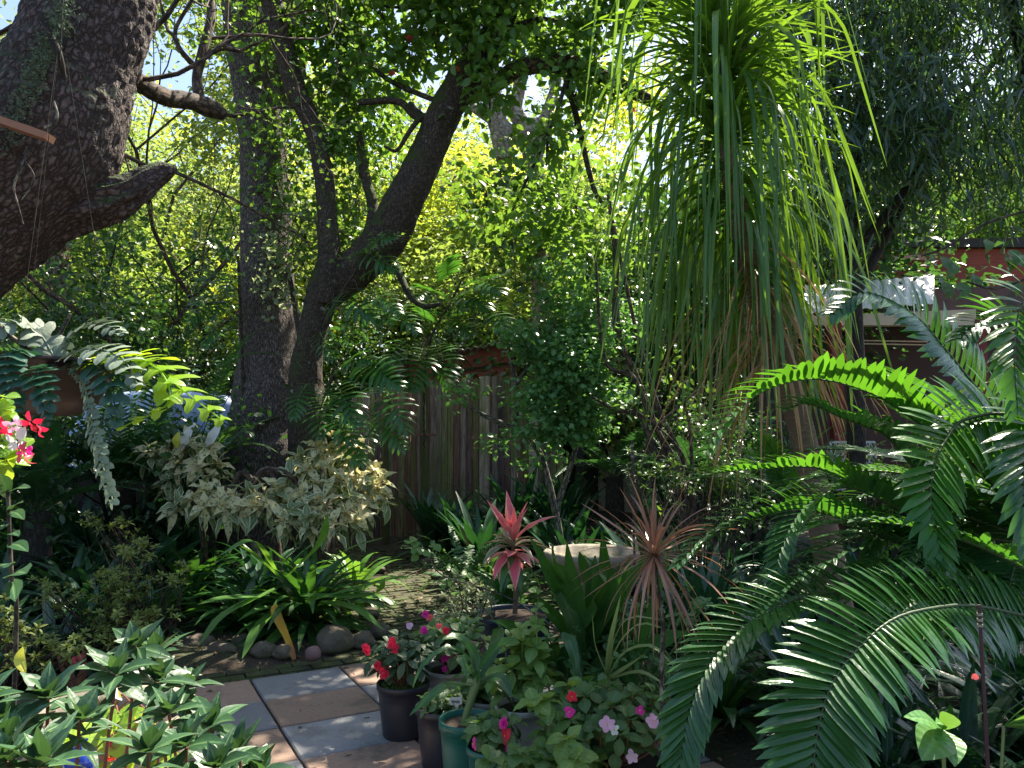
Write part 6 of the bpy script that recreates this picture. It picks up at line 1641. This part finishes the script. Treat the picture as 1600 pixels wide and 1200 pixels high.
# green pot with thick-stemmed bulb plant
a = gr(728, 1250, .03)
p3 = potted('potted_bulb_plant', 'dark green plastic pot with a thick pale stem carrying broad arching leaves', (a.x, a.y + .08, .03), .115, .30, 'pot_green', band=.04)
Yc = p3.location.y
mb = MB(); sp_ = A3((722, 1150, Yc - .02), (728, 1120, Yc - .02), (740, 1080, Yc - .01), (748, 1058, Yc)); tube(mb, catmull(sp_, 16), interp([.024, .016, .0155, .019, .012], 16), 16); tube(mb, [sp_[0] - Vector((0, 0, .02)), sp_[0] + Vector((0, 0, .004))], [.035, .022], 14)
mb.build('thick_stem', M['stalk'], p3)
mb = MB()
for pp, w in ((((748, 1070, Yc), (752, 1040, Yc - .05), (785, 1005, Yc - .12), (812, 1005, Yc - .2)), .042), (((748, 1066, Yc), (735, 1030, Yc), (700, 1010, Yc - .06), (660, 1040, Yc - .12), (645, 1075, Yc - .14)), .014), (((745, 1072, Yc), (700, 1070, Yc - .1), (665, 1095, Yc - .16), (640, 1118, Yc - .18)), .022),
              (((748, 1060, Yc), (740, 1020, Yc + .02), (715, 995, Yc), (690, 1000, Yc - .04)), .028), (((750, 1060, Yc), (770, 1020, Yc + .05), (780, 980, Yc + .05), (765, 968, Yc)), .03), (((750, 1066, Yc), (780, 1060, Yc - .05), (800, 1090, Yc - .1)), .03), (((745, 1062, Yc), (725, 1035, Yc - .05), (720, 1025, Yc - .1), (730, 1060, Yc - .16)), .02)):
    blade(mb, [at(*q) for q in pp], w, [.25, .5, .85, 1, .95, .8, .5, .05], up=(0, -.5, 1), var=rnd.random(), fold=.2)
mb.build('foliage', M['clivia'], p3)
# small dark green pot at the bottom
a = gr(745, 1290, .03)
p4 = potted('potted_impatiens', 'small green pot of impatiens with one magenta flower, in front at the bottom edge', (a.x + .06, a.y + .08, .03), .10, .27, 'pot_green')
bushy(p4, p4.location, .09, .13, 12, 'impat', .07, .024, 6, z0=.24, seed=8, stemmat='stalk')
flower(p4, at(741, 1162, p4.location.y - .12), .024, 'magenta', (-1, -.5, .2)); flower(p4, at(790, 1150, p4.location.y - .1), .03, 'red', (-1, -.5, .2)); flower(p4, at(788, 1130, p4.location.y - .1), .026, 'magenta', (-.8, -.6, .3), True); flower(p4, at(793, 1165, p4.location.y - .1), .024, 'magenta', (-.8, -.6, .3))
# ribbed whitish pot
a = gr(702, 1130, .03)
p5 = potted('potted_impatiens', 'whitish ribbed clay pot of impatiens with pink and magenta blooms, second row', (a.x, a.y + .10, .03), .14, .26, 'pot_ribbed', ribs=.003)
bushy(p5, p5.location, .19, .27, 24, 'impat', .08, .026, 6, z0=.24, seed=9)
for (x, y, s_, mt) in ((640, 978, .020, 'pinkp'), (665, 960, .022, 'magenta'), (672, 965, .02, 'coral'), (663, 985, .024, 'magenta'), (697, 985, .022, 'red'), (701, 1022, .026, 'magenta'), (710, 1028, .024, 'magenta'), (694, 1030, .02, 'magenta'), (695, 1045, .018, 'magenta'), (738, 1008, .02, 'magenta'), (686, 978, .018, 'coral')):
    flower(p5, at(x, y, p5.location.y - .17), s_, mt, double=mt != 'pinkp')
# grey-white pots behind
a = gr(760, 1180, .03)
p6 = potted('potted_seedlings', 'greyish white pot behind the green pots, with dark soil and round leaves', (a.x, a.y + .10, .03), .12, .24, 'pot_ribbed')
bushy(p6, p6.location, .13, .15, 14, 'impat', .08, .028, 6, z0=.2, seed=12, stemmat='stalk')
flower(p6, at(803, 1057, p6.location.y - .14), .026, 'magenta')
a = gr(815, 1210, .03)
p7 = potted('potted_broad_plant', 'white plastic pot holding a sunlit light green plant with quilted leaves', (a.x, a.y + .10, .03), .115, .27, 'pot_white')
bushy(p7, p7.location, .13, .36, 14, 'broad', .09, .030, 6, z0=.24, seed=13, stemmat='stalk', flat=.6)
mb = MB()
for (x0, y0, n_, s_) in ((838, 975, 7, .07), (835, 1010, 7, .085), (840, 1030, 6, .085), (832, 1060, 6, .10), (838, 1100, 7, .10), (842, 950, 5, .05)):
    whorl(mb, at(x0, y0, p7.location.y - .1), n_, s_, s_ * .34, 45, -35, (10, 60), OVATE, up=(0, -.3, 1), wav=.08)
tube(mb, A3((842, 1200, p7.location.y), (840, 1080, p7.location.y - .1), (838, 950, p7.location.y - .1)), .004, 6)
mb.build('foliage', M['broad'], p7)
# big pale pot at the bottom with pale pink impatiens
a = gr(965, 1300, .03)
p8 = potted('potted_impatiens', 'large pale stone pot at the bottom edge with impatiens in pale pink and violet', (a.x, a.y + .14, .03), .21, .22, 'pale_stone', band=.05)
bushy(p8, p8.location, .25, .33, 44, 'impat', .066, .024, 6, z0=.17, seed=15)
for (x, y, s_, mt) in ((949, 1132, .03, 'pinkp'), (1020, 1127, .026, 'pinkp'), (1000, 1110, .018, 'magenta'), (988, 1182, .024, 'pinkp'), (890, 1112, .022, 'magenta'), (894, 1088, .022, 'red'), (960, 1140, .02, 'white'), (1023, 1130, .02, 'pinkp')):
    flower(p8, at(x, y, p8.location.y - .24), s_, mt, (-.3, -1, .2))
a = gr(890, 1250, .03)
b8 = whorlshrub('light_leaved_plant', 'sunlit light green bushy plant between the white pot and the big pale pot', (a.x, a.y + .1, 0), cloudpts([(875, 1120, 3.2, 22, 20, 9), (900, 1165, 3.1, 24, 18, 10), (860, 1180, 3.1, 20, 14, 7), (930, 1095, 3.3, 20, 12, 6), (915, 1190, 3.0, 20, 12, 7)]), 6, .09, .030, 'broad', 'stalk', prof=OVATE, el=(50, -35), wav=.08)
a = gr(780, 1290, .0)
whorlshrub('light_leaved_plant', 'green round-leaved plant at the bottom edge, just right of the small green pot', (a.x + .1, a.y, 0), cloudpts([(815, 1185, 2.95, 16, 10, 6), (785, 1195, 2.9, 10, 8, 4), (840, 1200, 2.9, 14, 8, 4)]), 6, .08, .03, 'impat', 'stalk', prof=OVATE, el=(50, -35))
a = gr(960, 1130, .0)
whorlshrub('light_leaved_plant', 'fine dark leafy filler plant behind the big pale pot, under the red narrow-leaved plant', (a.x, a.y, 0), cloudpts([(930, 990, 3.9, 34, 22, 24), (990, 960, 4.0, 24, 20, 16), (900, 1040, 3.8, 24, 14, 12), (1000, 1030, 3.7, 24, 20, 14), (1080, 950, 4.0, 20, 20, 12)]), 7, .05, .015, 'small', 'stalk', prof=OVATE, el=(50, -30))

# pink strap-leaved plant in a navy pot
a = at(800, 957, 4.55); 
pk = potted('pink_leaved_plant', 'bare-stemmed plant with a coral pink strap-leaved rosette in a navy pot', (a.x, 4.75, .0), .235, at(800, 957, 4.75).z, 'pot_navy', taper=.8)
c = at(802, 862, 4.75)
mb = MB(); tube(mb, catmull([Vector((c.x + .01, 4.75, a.z - .05)), at(806, 920, 4.75), c, at(803, 830, 4.75)], 24), [.017, .013], 12, disp=lambda q, r: .0015 * math.sin(q.z * 240)); mb.build('stem', M['bark_pony'], pk)
for (n_, L, W, e0, e1, an, mt, nm, zz) in ((13, .29, .030, 88, 50, (5, 40), 'cordy', 'pink_leaves', .06), (10, .27, .030, 48, 5, (30, 80), 'cordy_green', 'outer_leaves', .03), (11, .26, .032, 5, -45, (20, 70), 'cordy', 'pink_leaves', .0), (9, .28, .032, 10, -45, (20, 70), 'clivia', 'green_leaves', -.03)):
    mb = MB(); whorl(mb, c + Vector((0, 0, zz)), n_, L, W, e0, e1, an, [.35, .7, 1, 1, .85, .6, .3, .03], fold=.3, wav=.12, twist=.4, r0=.01); mb.build(nm, M[mt], pk)
# long low vine twig with small round leaves in front
vt = T('trailing_vine', 'thin twig with a few small pale round leaves trailing across the brick path', 'vine', at(860, 960, 4.4))
mb = MB(); C = catmull(A3((652, 835, 5.2), (668, 868, 5.1), (690, 898, 5.0), (740, 915, 4.8), (790, 932, 4.6), (830, 955, 4.4), (880, 990, 4.3)), 40); tube(mb, C, [.003, .006], 6)
tube(mb, catmull(A3((745, 916, 4.8), (700, 895, 4.7), (705, 935, 4.6), (730, 960, 4.5)), 12), .0025, 5); mb.build('stem', M['bark_twig'], vt)
mb = MB()
for (x, y) in ((650, 855), (660, 862), (678, 856), (655, 868), (705, 888), (720, 905), (700, 912), (690, 918), (730, 895), (820, 935), (838, 925), (845, 948), (800, 920), (712, 930), (680, 850), (640, 845)):
    p_ = at(x, y, 4.95); whorl(mb, p_, 2, .05, .026, 30, -10, (10, 40), [.3, 1, 1, .7, .1], up=(0, -.8, 1))
mb.build('foliage', M['vine'], vt)

# red narrow-leaved dracaena on a thin cane
rd_ = T('red_edged_dracaena', 'starburst of narrow reddish leaves on a tall thin bare cane in the centre foreground', 'plant', (gr(1045, 1290, 0).x, 3.05, 0))
c = at(1022, 868, 3.0)
mb = MB(); tube(mb, catmull([Vector((rd_.location.x, 3.05, 0)), at(1040, 1180, 3.03), at(1034, 1060, 3.0), at(1036, 980, 3.0), at(1026, 910, 3.0), c + Vector((0, 0, .03))], 40), [.012, .009, .008], 10, disp=lambda q, r: .0008 * math.sin(q.z * 400)); mb.build('cane', M['bark_grey'], rd_)
mb = MB(); whorl(mb, c, 70, .37, .0062, 86, -66, (4, 62), [.75, .9, 1, 1, .95, .85, .65, .4, .05], fold=.3, r0=.008, lv=.28, inner=.75, pw=1.5, twist=.8); mb.build('foliage', M['margin'], rd_)

# broad strap leaves (crinum) centre
cr = T('broad_strap_plant', 'tall upright broad strap-leaved plant, dark green, between the pink plant and the red starburst', 'plant', (at(905, 1100, 4.0).x, 4.0, 0))
mb = MB(); b0 = (905, 1105)
for pp, w in (((b0, (905, 1000), (860, 900), (828, 840)), .036), ((b0, (900, 950), (872, 880), (862, 850)), .036), ((b0, (905, 960), (895, 900), (886, 848)), .04), ((b0, (925, 950), (915, 890), (905, 862)), .034), ((b0, (890, 1000), (850, 950), (838, 943)), .04), ((b0, (900, 1000), (930, 950), (925, 930)), .034),
              ((b0, (930, 1000), (965, 930), (912, 868)), .04), ((b0, (940, 990), (945, 900), (940, 830)), .036), ((b0, (960, 1010), (1000, 960), (1010, 940)), .034), ((b0, (870, 1060), (810, 990), (775, 970)), .045), ((b0, (880, 1050), (860, 1010), (890, 1000), (905, 1070)), .04), ((b0, (950, 1050), (1040, 1000), (1075, 990)), .04),
              ((b0, (880, 1060), (850, 1020), (800, 990)), .04), ((b0, (960, 1040), (1000, 1000), (1050, 850)), .03), ((b0, (930, 1040), (985, 1060), (990, 1110)), .04), ((b0, (900, 1060), (880, 1040), (895, 1010), (910, 1060)), .038), ((b0, (950, 980), (990, 900), (1055, 830)), .03), ((b0, (925, 1000), (960, 940), (968, 880)), .03), ((b0, (915, 990), (925, 920), (930, 868)), .04), ((b0, (940, 980), (975, 920), (985, 870)), .04), ((b0, (900, 980), (880, 930), (850, 872)), .042), ((b0, (930, 980), (955, 930), (950, 875)), .04)):
    blade(mb, [at(x, y, 4.0 - .15 * k + rnd.uniform(-.1, .1) * (k > 0)) for k, (x, y) in enumerate(pp)], w, [.4, .6, .8, 1, 1, .95, .8, .5, .08], up=(rnd.uniform(-.4, .4), -.8, .5), var=rnd.random(), fold=.22)
mb.build('foliage', M['clivia'], cr)
sg = T('pale_striped_grass', 'tuft of pale cream-green arching blades behind the big pale pot', 'plant', (at(955, 1100, 3.5).x, 3.5, 0))
mb = MB()
tube(mb, [Vector((sg.location.x, 3.5, 0)), at(950, 1060, 3.5)], .012, 8, 0)
for pp, w in ((((950, 1060), (965, 1010), (1000, 975), (1045, 985)), .010), (((950, 1060), (960, 1000), (985, 965), (1040, 970)), .009), (((950, 1060), (975, 1020), (1020, 1010), (1060, 1050)), .012), (((948, 1060), (955, 1000), (970, 930)), .014), (((950, 1060), (985, 1040), (1010, 1020)), .02), (((945, 1060), (940, 1080), (948, 1110)), .022), (((950, 1060), (930, 1010), (925, 960)), .012), (((955, 1060), (1000, 1050), (1040, 1070)), .012)):
    blade(mb, [at(x, y, 3.5 - .1 * k) for k, (x, y) in enumerate(pp)], w, [.6, .8, 1, 1, .9, .7, .5, .05], up=(0, -.6, 1), var=rnd.random(), fold=.25)
mb.build('foliage', M['grass'], sg)
# fine feathery fern bush right of the path and small-leaved filler by pots
b = gr(745, 850, .05)
t = T('feathery_fern', 'fine feathery dark green fern right of the brick path, behind the trailing vine', 'fern', (b.x, 7.0, .08))
mb = MB(); 
for p_ in ring(Vector((at(725, 850, 6.8).x, 6.9, .15)), 26, .75, 91, (20, 80), (40, 90)): frond(mb, p_, 24, .075, .011, keel=5, droop=.3, rr=(.002, .001), lenp=(.3, .8, 1, .9, .7, .4, .15), rsides=4, jit=14)
mb.build('foliage', [M['fine'], M['rachis']], t)
b = gr(700, 1040, .03)
whorlshrub('small_leaved_bush', 'small twiggy pale-leaved bush behind the impatiens pots, beside the brick path', (b.x + .1, b.y + .1, 0), cloudpts([(710, 945, 4.9, 20, 12, 26), (735, 925, 4.9, 16, 10, 20), (690, 965, 4.8, 16, 10, 16), (755, 950, 4.8, 12, 12, 14), (730, 975, 4.7, 20, 10, 14)]), 9, .042, .008, 'grey', 'bark_twig', stemr=.002)
b = gr(1100, 900, .0)
whorlshrub('small_leaved_bush', 'low leafy bush at the foot of the bare-stemmed shrub', at(1110, 800, 6.2).xy.to_3d(), cloudpts([(1110, 740, 6.2, 26, 12, 30), (1060, 760, 6.2, 20, 12, 20), (1150, 760, 6.1, 20, 14, 16), (1010, 740, 6.6, 20, 16, 16), (1330, 590, 6.6, 16, 12, 10), (1260, 880, 5.2, 30, 20, 20)][:4]), 9, .075, .014, 'mid', 'bark_twig', stemr=.003)
# sapling bottom right
sl = T('sapling', 'young sapling with three large fresh green leaves in front of dark straps, bottom right', 'sapling', (at(1470, 1200, 1.75).x, 1.75, 0))
c = at(1472, 1140, 1.72)
mb = MB(); tube(mb, catmull([Vector((sl.location.x, 1.75, 0)), Vector((sl.location.x + .01, 1.75, c.z * .5)), c], 14), .004, 7); mb.build('stem', M['stalk'], sl)
for (x, y, w) in ((1412, 1120, .02), (1440, 1188, .042), (1492, 1198, .03), (1490, 1118, .02), (1462, 1130, .012)):
    mb = MB(); e = at(x, y, 1.62); blade(mb, [c, c.lerp(e, .5) + Vector((0, -.01, .012)), e], w, OVATE, up=(0, -.7, .8), var=rnd.random(), fold=.12); mb.build('leaf', M['sapling'], sl)
sl2 = copyt(sl, sl.location + Vector((.19, .12, .04)), 1.9, .9, 'young sapling with fresh green leaves cut by the right edge of the picture')
# dark stakes
for (x, y0, Y, lb) in ((1530, 945, 1.9, 'thin dark plant stake with a brass clip standing before the near fronds, lower right'), (988, 690, 5.4, 'thin dark stake with small white rings in the back bed, below the bare stems')):
    t = T('plant_stake', lb, 'stake', (at(x, 900, Y).x, Y, 0)); mb = MB(); tp_ = at(x, y0, Y); tube(mb, [(tp_.x + .01, Y, 0), tp_], .0045 * max(1, Y / 3), 8); mb.build('rod', plain('dark_purple_rod', (.05, .02, .035), .4), t)
    for k in range(3):
        mb = MB(); z = tp_.z - .02 - k * .014 * Y / 2; tube(mb, [(tp_.x, Y, z), (tp_.x, Y, z - .006 * Y / 2)], .0065 * max(1, Y / 3), 10); mb.build('ring', M['pale_stone'], t)
mb = MB(); e = at(1530, 1060, 1.88); blade(mb, [e, e + Vector((-.012, 0, .004)), e + Vector((-.02, -.002, .0))], .008, OVATE, up=(0, -1, 0)); tag(mb.build('fallen_petal', M['coral'], None, origin=e), 'pink petal caught against the thin dark stake at lower right', 'petal')
